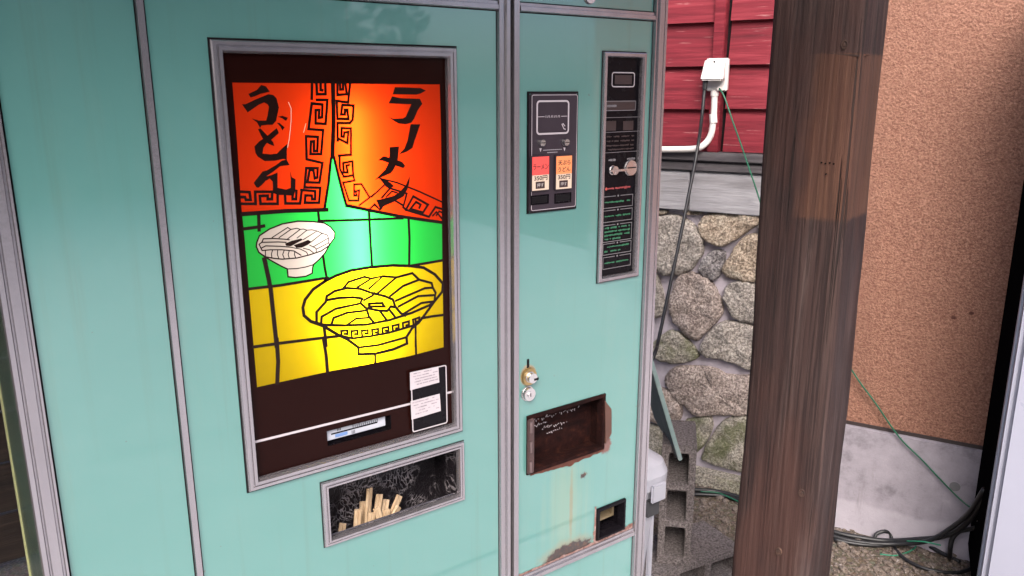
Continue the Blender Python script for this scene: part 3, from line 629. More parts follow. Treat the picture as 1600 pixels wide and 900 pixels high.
glyph('udon_lettering', [(a_, [(250,240),(370,185),(430,115),(500,135),(550,210),(420,240),(340,275),(280,290)]),
 (a_, [(160,385),(210,385),(370,310),(530,245),(600,255),(645,300),(680,430),(665,500),(640,620),(590,675),(520,675),(435,685),(415,720),(370,640),(295,585),(400,615),(500,615),(520,540),(540,420),(520,385),(470,360),(400,390),(240,500)]),
 (a_, [(665,560),(730,548),(805,575),(780,620),(725,585)]), (a_, [(650,645),(690,650),(760,710),(730,755),(700,700)]),
 (b_, [(800,40),(720,110),(650,180),(560,190),(450,180),(460,100),(500,40),(590,-30),(680,-110),(650,-180),(515,-70),(400,10),(335,80),(350,170),(380,220),(480,285),(620,280),(740,255),(790,265),(790,150)]),
 (b_, [(385,-165),(420,-175),(515,-75),(600,20),(615,75),(540,45),(470,0),(430,-70)]),
 (b_, [(325,590),(450,430),(510,415),(640,340),(720,280),(785,262),(830,340),(700,355),(590,440),(505,495),(540,510),(440,620),(390,660),(360,650)]),
 (b_, [(505,500),(580,480),(660,445),(660,660),(780,685),(845,660),(845,540),(835,420),(860,510),(915,540),(912,690),(890,770),(660,760),(590,730),(595,650),(590,570),(550,530),(500,560)])])
dc = lambda X, Y: (580+X/9, 120+Y/9)
glyph('ramen_lettering', [(c_, [(330,145),(690,158),(765,195),(690,235),(630,250),(300,245)]),
 (c_, [(290,275),(400,300),(680,310),(715,380),(650,470),(600,590),(560,645),(480,665),(380,655),(320,620),(235,565),(310,590),(440,585),(480,565),(560,385),(240,375)]),
 (None, [c_(550,665), c_(685,668), c_(630,830), d_(465,0), d_(445,75), d_(380,118), d_(295,148), d_(355,85), d_(385,10), c_(510,880)]),
 (d_, [(195,70),(298,60),(290,150),(280,230),(240,310),(210,350),(130,385),(35,425),(85,375),(150,310),(185,240),(195,150)]),
 (d_, [(70,210),(130,165),(200,185),(330,225),(365,270),(345,295),(270,270),(190,240),(120,215)]),
 (d_, [(85,405),(150,425),(200,450),(245,490),(190,520),(150,490)]),
 (d_, [(415,380),(410,450),(390,520),(350,600),(240,660),(130,710),(100,755),(50,640),(110,630),(250,590),(310,545),(370,480)])])
F1, F2 = 3.0, 2.3
strokes('left_fret_border', [(e_, F1, [(155,70),(150,310)]), (e_, F1, [(215,70),(225,245),(345,245),(340,70)]), (e_, F1, [(275,70),(275,185),(300,190)]),
 (e_, F1, [(220,325),(370,325),(345,660),(205,655),(205,470),(255,465),(250,575),(295,570),(300,390),(150,375),(105,735),(310,750)]),
 (f_, F1, [(258,-125),(235,155),(110,155),(115,10),(150,5),(150,120),(190,120),(196,-46),(58,-54),(65,215),(250,260),(215,490),(75,485),(100,340),(145,345),(160,440),(190,430),(195,320),(60,320),(40,545),(225,550),(210,725),(45,725),(50,640),(125,640),(130,685),(165,685),(165,590),(0,575)]),
 (b_, 3, [(1000,690),(975,880),(770,880),(765,770)]), (b_, 3, [(870,770),(870,820),(920,820),(925,700)]), (b_, 3, [(590,715),(345,715),(350,890)]),
 (b_, 3, [(585,715),(580,820),(520,820),(520,770),(410,775),(420,885),(660,885),(660,770)]), (b_, 3, [(145,715),(265,720),(280,830),(215,830),(200,790),(150,790)]), (b_, 3, [(150,885),(345,885)])])
strokes('right_fret_border', [(e_, F1, [(690,75),(660,360),(500,340),(510,590),(665,595),(650,465),(615,465),(615,530),(560,530),(580,395),(735,405),(725,600),(685,650),(510,650),(515,900)]),
 (e_, F1, [(510,75),(510,255),(640,245),(620,75)]), (e_, F1, [(545,75),(550,180),(590,178),(588,110)]), (z2, 2.8, [(747,598),(800,625),(805,562),(782,565),(780,590),(766,588),(768,540),(820,542),(820,690),(752,695)]),
 (f_, F2+.4, [(450,172),(455,330),(500,420),(610,405),(600,240),(490,260),(500,370),(545,370),(530,290),(565,280)]),
 (f_, F2, [(610,405),(625,465),(490,490),(560,700),(670,700),(680,580),(640,590),(650,640),(620,640),(620,510),(705,505),(800,660)]), (f_, 2, [(680,755),(900,590)]), (f_, 2, [(800,800),(860,740),(900,780)]),
 (d_, 2, [(90,408),(270,450),(520,550),(770,665)]), (d_, 2, [(0,605),(140,475)]), (d_, 2, [(0,720),(30,690),(90,745)]), (d_, 2.4, [(110,615),(200,512),(380,570),(345,700),(260,650)]), (d_, 2, [(160,605),(220,545),(275,562)]),
 (d_, 2.8, [(340,715),(370,745),(450,600),(610,690),(555,775),(420,735),(480,660),(530,690),(515,725)]), (d_, 2.8, [(370,745),(620,820),(690,715),(770,740)]), (d_, 2.2, [(660,810),(700,770),(770,852)]), (d_, 2.2, [(700,805),(730,762),(770,778)])])
GR = 3.3
strokes('outline_drawing', [(None, 5.0, [(519.5,128),(520.5,190),(518.8,240)]), (f_, GR, [(362,150),(343,250),(335,340),(317,520),(290,680),(272,800)]), (f_, GR, [(365,150),(385,200),(440,430),(490,620),(530,760)]),
 (z3, 4.6, [(205,160),(450,142),(685,135)]), (d_, GR+.6, [(-272,699),(-50,745),(0,755),(300,815),(600,860),(775,884)]), 
 ]); strokes('wall_tile_lines', [(z3, GR, [(245,580),(420,560),(660,521),(690,518)]),  (z3, 5.0, [(333,412),(352,500),(368,580),(385,740),(402,900)]), (z4, 4.8, [(402,0),(410,120),(405,245)]),
 (z3, 3.2, [(663,395),(672,460),(684,522)]), (z3, 3.8, [(668,790),(675,850),(680,900)]), (z4, 4, [(665,0),(680,90),(688,192)]), (z3, 3.6, [(270,906),(420,885),(660,855),(750,845)])])
strokes('corner_tile_lines', [(z3, 3.6, [(212,243),(300,232),(330,226)]), (z3, 3.8, [(300,160),(303,250)])])
strokes('back_tile_lines', [(h_, GR, [(980,85),(1100,66),(1275,35)]), (z3, 3.2, [(634,140),(640,198)]), (z3, 3, [(636,198),(900,191),(1110,183)]), (z3, 3.2, [(920,140),(928,300),(938,460)]), (z3, 3.2, [(1143,185),(1148,300),(1146,442)])])
strokes('table_tile_lines', [(z3, 3.4, [(1215,745),(1280,733),(1340,726)]), (z3, 3, [(1182,748),(1183,900)]), (z4, 3, [(1183,0),(1185,78)])])
strokes('table_tile_line', [(z4, 3, [(955,80),(955,130)])])
strokes('white_bowl_drawing', [(None, 1.7, [g_(*p) for p in [(125,400),(160,310),(290,225),(450,160),(650,125),(850,130),(990,150),(1070,200),(1125,270),(1120,340),(1060,420),(1000,530),(930,610),(850,680),(840,720),(835,790),(750,830),(620,845),(525,835),(515,735),(440,700),(330,640),(230,580),(150,520),(120,450),(125,400)]]),
 (g_, 1.5, [(160,530),(240,580),(350,600),(450,610),(640,595),(800,555),(950,505),(1060,430)]), (g_, 1.2, [(515,735),(640,730),(750,710),(850,680)]), (g_, 1.3, [(190,395),(210,350),(330,345),(480,355),(540,362)]), (g_, 1.3, [(190,395),(400,390),(500,395)]), (g_, 1.3, [(190,395),(155,420),(180,470),(240,440),(420,445),(540,455)]),
 (g_, 1.3, [(180,470),(195,500),(300,490),(450,490),(600,505),(690,560)]), (g_, 1.1, [(320,335),(520,205),(560,230),(410,335)]), (g_, 1.1, [(560,230),(640,215),(680,230),(520,350)]), (g_, 1, [(680,230),(720,225),(765,240),(640,340)]), (g_, 1, [(765,240),(830,235),(895,250),(720,360)]), (g_, 1, [(895,250),(960,280),(820,390)]),
 (g_, 1, [(960,280),(1025,300),(1040,340),(850,450)]), (g_, 1, [(1040,340),(1045,400),(890,480)]), (g_, 1, [(1045,400),(1050,430)]), (g_, 1, [(540,455),(680,480),(760,520),(780,560)]), (g_, 1, [(720,470),(800,490),(850,530)]), (g_, 1, [(800,430),(880,470),(885,520)]),
 *[(g_, 1.1, L) for L in ([(235,500),(235,570)], [(325,495),(312,545),(318,590)], [(392,490),(388,550),(405,600)], [(475,495),(455,550),(475,600)], [(540,500),(525,550),(540,600)], [(610,510),(605,550),(620,590)])]])
glyph('bowl_topping', [(g_, [(485,410),(570,375),(690,345),(715,362),(640,400),(560,445),(500,440)]), (g_, [(595,430),(700,395),(780,362),(825,388),(780,425),(700,462),(630,465)])])
YB = 3.7
strokes('ramen_bowl_drawing', [(h_, YB, [(240,215),(330,170),(460,125),(640,95),(830,80),(980,85),(1100,100),(1200,160),(1270,240),(1265,310),(1200,390),(1120,500),(1060,580),(1000,630),(950,710),(955,765),(840,815),(680,855),(530,860),(528,800),(430,728),(350,690),(220,612),(110,572),(50,520),(40,450),(60,380),(130,290),(240,215)]),
 (h_, YB-.3, [(110,570),(220,602),(400,607),(600,600),(800,560),(1000,495),(1150,430),(1200,390)]), (h_, YB-.6, [(380,700),(480,720),(640,700),(800,670),(1000,610),(1060,580)]), (h_, YB-.6, [(530,800),(700,780),(950,710)]),
 (h_, YB-.4, [(160,575),(160,490),(240,400),(250,350),(320,305),(430,278),(540,285),(640,320),(760,350),(830,380),(850,440),(900,500),(940,520)]), (h_, 3.3, [(245,385),(360,365),(480,360),(560,370),(545,410),(600,460),(620,530),(670,590)]), (h_, 3.1, [(200,590),(205,530),(330,460),(540,415)]), (h_, 3.1, [(290,600),(310,540),(430,495),(600,475)]), (h_, 2.8, [(430,600),(510,545),(610,540)]),
 (h_, 3.1, [(400,275),(440,225),(580,180),(640,195),(520,270)]), (h_, 3.1, [(640,195),(740,175),(620,285)]), (h_, 3.1, [(740,175),(860,185),(700,320)]), (h_, 3.1, [(860,185),(1000,148),(1060,205),(920,260),(805,350)]), (h_, 3.1, [(1060,205),(1170,235),(1180,275),(1110,280),(855,390)]), (h_, 3.1, [(1180,275),(1205,320),(1200,340),(1050,350),(880,440)]), (h_, 3.1, [(1200,340),(1195,395),(1080,410),(930,500)]),
 (h_, 3.1, [(575,385),(650,345),(670,320)]), (h_, 3.3, [(620,415),(735,410),(755,440),(710,440),(620,440),(620,415)]), (h_, 3.3, [(600,455),(700,475),(780,480),(810,440),(840,445)]), (h_, 3.1, [(720,485),(775,560)]), (h_, 3.1, [(800,470),(850,535)]),
 *[(h_, 2.9, [(380+i*90, 700+12*min(i, 1)-i*i*2.4), (375+i*90, 655-i*i*2.6+i*4), (430+i*90, 650-i*i*2.9+i*4), (430+i*90, 682-i*i*2.9+i*4), (405+i*90, 680-i*i*2.7+i*4)]) for i in range(8)]])
M_SCRL = simple('pale_scratch', (.9, .6, .4), .5)
m = MB(); m.ribbon(TT(z2, [(470,395),(485,430),(485,500),(475,600),(465,650)]), .0007, YS-.0004).ribbon(TT(z2, [(568,515),(555,565)]), .0007, YS-.00042); m.build('scratch', M_SCRL, sheet)
# tube and white box behind
LB = (picT[0][0]-.02, picT[4][0]+.02, T(400, 606)[1]-.02, picT[4][1]+.02)
MB().cup(*LB, YS+.001, YF+.115).build('light_box', M_LBOX, vm)
tx = PM(549, 350).x+.012; t_ = NT('lit_fluorescent_tube'); t_.done((.9, .9, .9), .4); t_.b.inputs['Emission Color'].default_value = (1, .94, .86, 1); t_.b.inputs['Emission Strength'].default_value = 12.5
MB().tube([(tx, YF+.031, LB[2]+.018), (tx, YF+.031, LB[3]-.045)], .0105, 14).build('fluorescent_tube', t_.m, vm)
# white rule, sticker holder, slot
m = MB(); m.ribbon([T(396, 691), T(640, 631)], .0034, YS-.0005).ribbon([T(695, 614.5), T(707, 612)], .0034, YS-.0005); m.build('white_rule', M_WHITE, sheet)
hol = px_rect([(639, 580.5), (695, 568.5), (696, 659), (641.5, 674)], YS)
hd = MB().box(hol[0], hol[1], YS-.005, YS-.0004, hol[2], hol[3]).build('card_holder', M_BLK, vm, bevel=.0015)
m = MB(); m.ribbon(rrect(*shrink(hol, .0008), .003), .0018, YS-.0056, True).build('holder_outline', M_WHITE, hd)
for ps in ([(640.5, 582), (685, 572.5), (686.5, 597.5), (641, 610)], [(641.5, 627), (687, 615), (689, 642), (643, 656)]):
    q = [PM(*p, YS-.0058) for p in ps]; cd_ = MB().poly([tuple(v) for v in q]).build('price_card', M_WHITE, hd)
    m = MB(); rr = random.Random(len(bpy.data.objects))
    for k in range(5):
        f0 = .12+.16*k
        x = .06+rr.random()*.1
        while x < .9:
            x2 = min(.95, x+rr.uniform(.03, .10)); lp = lambda u, v: (q[0]*(1-u)+q[1]*u)*(1-v)+(q[3]*(1-u)+q[2]*u)*v
            if rr.random() < .8: A_, B_ = lp(x, f0), lp(x2, f0); m.ribbon([(A_.x, A_.z), (B_.x, B_.z)], rr.uniform(.0007, .0016), YS-.0061)
            x = x2+rr.uniform(.015, .05)
    m.build('card_text', simple('faded_text', (.22, .19, .21), .6), hd)
so = MB().cup(*sl, YS+.0005, YS+.012).build('scale_recess', M_BLK, vm)
M_PLATE = simple('pale_scale_plate', (.42, .43, .48), .35, 0, .1, 50); sz = lambda f: sl[2]+(sl[3]-sl[2])*f; sxx = lambda f: sl[0]+(sl[1]-sl[0])*f
MB().box(sxx(.005), sxx(.94), YS+.006, YS+.0115, sz(.22), sz(.98)).build('scale_plate', M_PLATE, so, bevel=.0008)
m = MB(); m.ribbon([(sxx(.09), sz(.62)), (sxx(.8), sz(.62))], .0022, YS+.0055)
for k in range(13): m.ribbon([(sxx(.42+k*.032), sz(.70)), (sxx(.42+k*.032), sz(.82 if k % 3 else .88))], .0010, YS+.0054)
for k in range(3): m.ribbon([(sxx(.18+k*.022), sz(.74)), (sxx(.18+k*.022), sz(.88))], .0009, YS+.0054)
for k in range(3): m.ribbon([(sxx(.40+k*.02), sz(.30)), (sxx(.40+k*.02), sz(.50))], .0009, YS+.0054)
m.build('scale_marks', M_BLK, so); m = MB(); m.ribbon([(sxx(.16), sz(.44)), (sxx(.31), sz(.44))], .005, YS+.0053); m.build('blue_mark', simple('blue_ink', (.12, .22, .45), .4), so)

# ---- chopstick tray
ci = shrink(cho, .0105)
tr = MB().frame(*cho, [(0, YF+.001), (.0005, YF-.003), (.0015, YF-.005), (.0045, YF-.005), (.005, YF-.004), (.0065, YF-.004), (.007, YF-.006), (.0095, YF-.006), (.0105, YF-.002), (.011, YF+.004)]).build('tray_frame', M_ALU, vm)
MB().frame(cho[0]-.001, cho[1]+.001, cho[2]-.001, cho[3]+.001, [(0, YF-.0006), (.003, YF-.0006)]).build('gasket', M_BLACKGAP, tr)
ZFL = ci[2]-.075; YBK = YF+.075
MB().cup(ci[0]-.001, ci[1]+.001, ZFL, ci[3]+.002, YF+.0045, YBK).box(ci[0], ci[1], YF+.0046, YF+.0056, ZFL+.001, ci[2]+.0005).build('tray', M_SCR, tr)
MB().box(ci[0], ci[1], YF+.0065, YF+.0085, ci[2]-.012, ci[2]+.0015).build('tray_lip', M_ALU, tr, bevel=.001)
zz5 = lambda X, Y: (480+X/3.75, 660+Y/3.75)
sticks = [((292,605),(298,508),.03), ((325,598),(328,462),.055), ((352,590),(366,385),.045), ((372,585),(378,528),.026), ((404,570),(424,420),.05), ((420,560),(405,500),.030), ((446,560),(462,450),.058), ((462,550),(466,508),.026), ((492,545),(542,428),.045), ((508,540),(538,492),.028), ((205,640),(208,592),.060)]
places = ['short at the front of the bunch', 'behind the shortest one', 'standing tallest in the bunch', 'stubby at the front beside the tall one', 'slanting just right of the tallest', 'leaning against the tall slanting ones', 'blunt and upright at the back of the bunch', 'stubby in front of the blunt one', 'leaning furthest outward on the bunch edge', 'low beneath the furthest leaning one', 'standing alone apart from the bunch']
rs = random.Random(11)
for (b0, t0, dy), pl in zip(sticks, places):
    yt = YF+.010+dy*.9; yb = YF+.016+dy*.6
    tp = PM(*zz5(*t0), yt); bp = PM(*zz5(*b0), yb); dr = (tp-bp).normalized(); k = (ZFL+.0015-bp.z)/dr.z; bt = bp+dr*k
    bt.y = min(max(bt.y, YF+.016), YBK-.008); bt.x = min(max(bt.x, ci[0]+.012), ci[1]-.012); dr = (tp-bt).normalized(); L_ = (tp-bt).length
    rx = dr.cross(Vector((0, 1, 0))).normalized(); rx.rotate(Matrix.Rotation(rs.uniform(-.5, .5), 3, dr)); ry = rx.cross(dr).normalized()
    m = MB()
    for s_ in (-1, 1):
        P_ = []
        for h, wd in ((0, .0021), (L_, .0026)):
            for u, v in ((-1, -1), (1, -1), (1, 1), (-1, 1)): P_.append(bt+dr*h+rx*(s_*.0028+u*wd)+ry*v*.0021)
        m.hexa(P_)
    o = m.build('chopsticks', M_CHOP, bevel=.0004, seg=1); tag(o, 'pale wooden chopstick pair '+pl, 'chopsticks', 'chopsticks in the machine tray')

# ---- coin plate
cp = MB().box(coi[0], coi[1], YF-.006, YF-.0005, coi[2], coi[3]).build('coin_plate', M_CHAR, vm, bevel=.003)
MB().frame(coi[0]-.0022, coi[1]+.0022, coi[2]-.0022, coi[3]+.0022, [(0, YF-.0004), (.0005, YF-.003), (.0026, YF-.003)]).build('plate_gasket', M_BLACKGAP, cp)
YC = YF-.0062
def C(px, py, y=YC): p = PM(px, py, y); return (p.x, p.z)
def outline(name, rect, r, wd, mat, par, y): return MB().ribbon(rrect(*rect, r), wd, y, True).build(name, mat, par)
outline('plate_outline', shrink(coi, .0030), .003, .0009, M_WHITE, cp, YC-.0002)
ds = px_rect([(838, 156), (891, 156.5), (887, 209.5), (837, 211)], YC)
MB().cup(*shrink(ds, .003), YC-.0003, YC+.0040).build('display_glass', simple('smoked_glass', (.028, .014, .024), .08, 0, .2, 9), cp)
outline('display_outline', shrink(ds, .0016), .005, .0028, M_WHITE, cp, YC-.0008)
zmid = C(862, 182)[1]; m = MB(); m.ribbon([(ds[0]+.004, zmid), (ds[0]+.016, zmid)], .0009, YC-.0005).ribbon([(ds[1]-.016, zmid), (ds[1]-.004, zmid)], .0009, YC-.0005)
for k in range(9): m.ribbon([(ds[0]+.019+k*.0034, zmid-.0014), (ds[0]+.019+k*.0034+(k % 2)*.001, zmid+.0014)], .0010, YC-.0005)
q = C(880, 198); m.ribbon([(q[0]-.003, q[1]+.004), (q[0]+.001, q[1]-.003), (q[0]+.004, q[1]-.004)], .0016, YC-.0005).ribbon([(q[0]-.001, q[1]+.005), (q[0]+.003, q[1]+.001)], .0014, YC-.00055); m.build('display_marks', M_WHITE, cp)
for p in ((844.5, 223), (882, 222)):
    x, z = C(*p); kb = MB().disc_y(x, z, YC-.007, YC, .0050, 16, .0058).build('screw', M_CHROME, cp); MB().box(x-.0042, x+.0042, YC-.0074, YC-.0068, z-.0006, z+.0006).build('screw_slot', M_BLK, kb)
    m = MB(); m.poly([(x-.0022, YC-.0003, z-.0085), (x, YC-.0003, z-.0145), (x+.0022, YC-.0003, z-.0085)]).build('arrow_mark', M_WHITE, cp)
m = MB(); x, z = C(863, 234)
for k in range(10): m.ribbon([(x-.018+k*.0038, z), (x-.0155+k*.0038, z)], .0013, YC-.0003)
for k in range(5): m.ribbon([(x-.010+k*.0042, z-.004), (x-.007+k*.0042, z-.004)], .0013, YC-.0003)
m.build('small_print', simple('grey_print', (.25, .23, .25), .5), cp)
def lit(name, col, st): return emit(name, col, st, tuple(x*.6 for x in col))
M_BW = lit('lit_cream_label', (.72, .55, .42), .16); M_BTXT = simple('button_text', (.03, .012, .012), .5)
for ps, colr, lines in (([(829, 244), (858, 242), (857, 297), (829, 300)], (.75, .08, .07), [('ラーメン', .70, .15, .92)]), ([(867, 243), (894, 241), (892, 295), (866, 297.5)], (.80, .26, .10), [('天ぷら', .80, .13, .80), ('うどん', .60, .13, .80)])):
    r = px_rect(ps, YC-.002); bt_ = MB().box(*r[:2], YC-.004, YC, *r[2:]).build('selection_button', M_CHAR, vm, bevel=.001); i_ = shrink(r, .0016); Z = lambda f: i_[2]+(i_[3]-i_[2])*f; wx = i_[1]-i_[0]; xm = (i_[0]+i_[1])/2; yb = YC-.0046
    MB().box(i_[0], i_[1], YC-.0045, YC-.0041, Z(.46), Z(1)).build('coloured_label', lit('lit_label', colr, .22), bt_); MB().box(i_[0], i_[1], YC-.0045, YC-.0041, Z(0), Z(.455)).build('price_label', M_BW, bt_)
    for tx_, f, h, wf in lines: text_mesh(tx_, xm, Z(f), (i_[3]-i_[2])*h*1.15, yb-.0002, M_BTXT, bt_, width=wx*wf, bold=.018)
    text_mesh('350円', xm, Z(.365), (i_[3]-i_[2])*.15, yb-.0002, M_BTXT, bt_, 'price_lettering', width=wx*.80, bold=.025)
    MB().box(xm-wx*.30, xm+wx*.24, yb-.0003, yb+.0001, Z(.05), Z(.26)).build('push_mark', M_BTXT, bt_); text_mesh('押す', xm-wx*.03, Z(.155), (i_[3]-i_[2])*.12, yb-.0006, simple('push_text', (.5, .45, .42), .5), bt_, 'push_lettering', width=wx*.40)
for ps in ([(829, 306), (858, 303), (857, 318), (829, 321)], [(866, 302.5), (893, 300), (892, 316), (866, 318.5)]):
    r = px_rect(ps, YC); hs = MB().frame(*r, [(0, YC-.0003), (.0008, YC-.0014), (.0022, YC-.0014), (.003, YC+.003)]).build('slot_frame', M_BLK, cp); MB().box(r[0]+.003, r[1]-.003, YC-.0004, YC-.0001, r[2]+.003, r[3]-.003).build('slot', M_BLACKGAP, cp)

# ---- instruction panel
ipf = MB().frame(*inp, [(0, YF+.001), (.0005, YF-.005), (.002, YF-.006), (.0065, YF-.006), (.008, YF-.002), (.0085, YF+.004)]).build('panel_frame', M_ALU, vm)
MB().frame(inp[0]-.0015, inp[1]+.0015, inp[2]-.0015, inp[3]+.0015, [(0, YF-.0006), (.003, YF-.0006)]).build('gasket', M_BLACKGAP, ipf)
ib = shrink(inp, .0083); YI = YF+.004
ip = MB().box(ib[0], ib[1], YI, YI+.004, ib[2], ib[3]).build('instruction_panel', M_BLK, vm); YP = YI-.0004
def RI(*ps): return px_rect(ps, YP)
M_GRY = simple('grey_line_print', (.16, .14, .15), .5); M_LIN = simple('pale_line_print', (.20, .185, .195), .5); M_GRN = simple('green_line_print', (.022, .125, .060), .5); M_RDT = simple('red_line_print', (.30, .05, .05), .5); M_DPAN = simple('dark_brown_label', (.030, .018, .018), .35)
q = RI((957, 113), (992, 114), (990.5, 136), (956, 135)); outline('small_window_outline', q, .004, .0016, M_WHITE, ip, YP); MB().box(*[q[0]+.006, q[1]-.006], YP-.0001, YP+.0003, q[2]+.004, q[3]-.004).build('small_window', M_DPAN, ip)
q = RI((947, 158), (993.5, 158), (992.5, 172), (946, 173)); MB().box(q[0], q[1], YP-.0001, YP+.0003, q[2], q[3]).build('name_label', M_DPAN, ip); outline('label_outline', q, .0015, .0010, M_LIN, ip, YP-.0002)
def dashes(name, rows, mat, seed=1, wdt=.0016):
    m = MB(); r = random.Random(seed)
    for x0_, x1_, z_ in rows:
        x = x0_
        while x < x1_:
            e = min(x1_, x+r.uniform(.0018, .0040))
            if r.random() < .88: m.ribbon([(x, z_+r.uniform(-.0004, .0004)), (e, z_+r.uniform(-.0004, .0004))], wdt*r.uniform(.6, 1.3), YP-.0003)
            x = e+r.uniform(.0008, .0018)
    return m.build(name, mat, ip)
dashes('name_print', [(q[0]+.004, q[0]+.028, (q[2]+q[3])/2)], M_LIN, 3, .003)
for ya, yb_ in ((184, 184.5), (207, 206.5), (239, 238)):
    A_, B_ = PM(945, ya, YP), PM(996, yb_, YP); MB().ribbon([(A_.x, A_.z), (B_.x, A_.z)], .0008, YP).build('rule_line', M_GRY, ip)
for ps in ([(947, 189), (963, 189), (962, 204), (947, 204.5)], [(974, 189), (990, 189), (989, 203), (973.5, 203.5)]): r = RI(*ps); MB().box(r[0], r[1], YP-.0001, YP+.0003, r[2], r[3]).build('dark_label', M_DPAN, ip)
z_ = [PM(968, y, YP).z for y in (213, 220, 227, 233)]; xl, xr = PM(948, 220, YP).x, PM(990, 220, YP).x; dashes('dim_print', [(xl, xr, z) for z in z_], M_DPAN, 5, .002)
# coin slot knob and return lever
k1 = PM(957, 266, YI); k2 = PM(984, 262, YI)
kn = MB().disc_y(k1.x, k1.z, YI-.008, YI, .0062, 18, .0072).build('return_lever', M_CHROME, vm, bevel=.001); MB().box(k1.x-.014, k1.x+.024, YI-.0105, YI-.0082, k1.z-.0018, k1.z+.0018).build('lever_arm', M_CHROME, kn, bevel=.001)
kc = MB().disc_y(k2.x, k2.z, YI-.005, YI, .0115, 26, .0125).build('coin_slot', M_CHROME, vm, bevel=.0012); MB().box(k2.x-.0095, k2.x+.0095, YI-.0056, YI-.0050, k2.z-.0005, k2.z+.0014).build('slot_opening', M_BLACKGAP, kc)
dashes('lever_print', [(PM(949, 250, YP).x, PM(961, 250, YP).x, PM(955, 250, YP).z)], M_LIN, 8, .003); dashes('slot_print', [(PM(978, 249, YP).x, PM(991, 249, YP).x, PM(984, 248, YP).z)], M_LIN, 8, .003)
A_, B_ = PM(950, 295, YP), PM(984, 292, YP); dashes('red_print', [(A_.x, B_.x, A_.z)], M_RDT, 9, .0035); MB().disc_y(A_.x-.004, A_.z, YP-.0003, YP, .0026, 10).build('red_dot', simple('bright_red_print', (.5, .08, .06), .5), ip)
for i, (yt, yb_, rows) in enumerate(((308, 326, 1), (330, 348, 1), (353, 379, 4), (382, 399, 2), (403, 421, 1))):
    zt_ = PM(943, yt, YP).z; zb_ = PM(943, yb_, YP).z; xl = PM(941.5, (yt+yb_)/2, YP).x+.001; xr = PM(988.5-(yt-308)*.035, yt, YP).x
    xm = (xl+xr)/2; m = MB(); m.ribbon([(xm-.006, zt_), (xl, zt_), (xl, zb_), (xr, zb_), (xr, zt_), (xm+.006, zt_)], .0009, YP); m.disc_y(xm, zt_, YP-.0002, YP, .0016, 8); m.build('instruction_box', M_LIN, ip)
    hh = zt_-zb_; dashes('instruction_print', [(xl+.004, xr-.006-(.02 if (rows > 1 and k == rows-1) else 0), zt_-hh*(k+.75)/(rows+.5)) for k in range(rows)], M_GRN, 20+i, .0024 if rows < 4 else .0028)

# ---- locks, rusted flap recess, coin return cup
x, z = PM(825, 568).x, PM(825, 570).z; MB().box(x-.0025, x+.0025, YF-.0006, YF+.001, z-.012, z+.010).build('key_slot', M_BLACKGAP, vm, bevel=.0004)
p = PM(826, 588); lk = MB().disc_y(p.x, p.z, YF-.004, YF, .013, 24, .0145)  .build('handle_lock', simple('tarnished_brass', (.42, .30, .14), .32, .9, .3, 60), vm, bevel=.0012); MB().disc_y(p.x, p.z, YF-.013, YF-.0041, .0075, 18, .0085).build('lock_barrel', M_CHROME, lk, bevel=.001); MB().box(p.x+.001, p.x+.0115, YF-.0135, YF-.009, p.z-.005, p.z+.000).build('lock_catch', M_BLK, lk, bevel=.0008)
p = PM(824, 614.5); lk2 = MB().disc_y(p.x, p.z, YF-.008, YF, .0098, 24, .0118).build('cylinder_lock', M_CHROME, vm, bevel=.0015); MB().disc_y(p.x, p.z, YF-.0095, YF-.0081, .0050, 14).build('lock_core', M_CHROME, lk2); MB().box(p.x-.0006, p.x+.0006, YF-.0099, YF-.0094, p.z-.003, p.z+.003).build('keyhole', M_BLACKGAP, lk2)
rf = MB().cup(*rus, YF+.0005, YF+.034).build('rusted_recess', M_RUST, vm)
MB().frame(*rus, [(-.0025, YF+.0005), (-.002, YF-.003), (.004, YF-.003), (.005, YF+.012)]).build('recess_rim', M_RUST, rf)
MB().box(rus[0]-.004, rus[0]+.010, YF-.008, YF-.0032, rus[2]+.001, rus[3]-.002).build('flap_hinge', simple('worn_hinge_steel', (.085, .052, .050), .5, .3, .6, 60, .4), rf, bevel=.002)
for f in (.15, .5, .85): z = rus[2]+(rus[3]-rus[2])*f; MB().tube([(rus[0]+.001, YF-.009, z-.010), (rus[0]+.001, YF-.009, z+.010)], .0026, 10).build('hinge_knuckle', simple('hinge_knuckle_steel', (.15, .105, .105), .45, .5, .4, 60), rf)
t1, t2, t3, t4 = PM(943, 625), PM(953, 638), PM(953, 676), PM(944, 692)
m = MB(); fr = [(t1.x, t1.z), (t2.x, t2.z), (t3.x, t3.z), (t4.x, t4.z)]; m.add([(x, YF-.0045, z) for x, z in fr]+[(x, YF-.0005, z) for x, z in fr], [(0,1,2,3),(7,6,5,4),(0,4,5,1),(1,5,6,2),(2,6,7,3),(3,7,4,0)]).build('bent_tab', simple('bent_brown_tab', (.10, .048, .035), .5, .2, .4, 40), rf)
m = MB(); vs = []; n = 46                                  # ragged rusty lower lip
for i in range(n+1):
    f = i/n; x = rus[0]+.006+(rus[1]-rus[0]-.003)*f; zb_ = rus[2]; h = .004+.008*abs(noise.noise((x*45, 2, 7)))+.006*math.sin(f*3.1)+.006*max(0, noise.noise((x*20, 9, 1))); vs += [(x, YF-.0012, zb_+.004), (x, YF-.0012-.0015*noise.noise((x*80, 1, 1)), zb_-h)]
m.add(vs, [(2*i, 2*i+1, 2*i+3, 2*i+2) for i in range(n)]).build('corroded_lip', simple('orange_rust', (.075, .022, .012), .8, 0, .85, 90, .6), rf)
m = MB(); rr = random.Random(2)
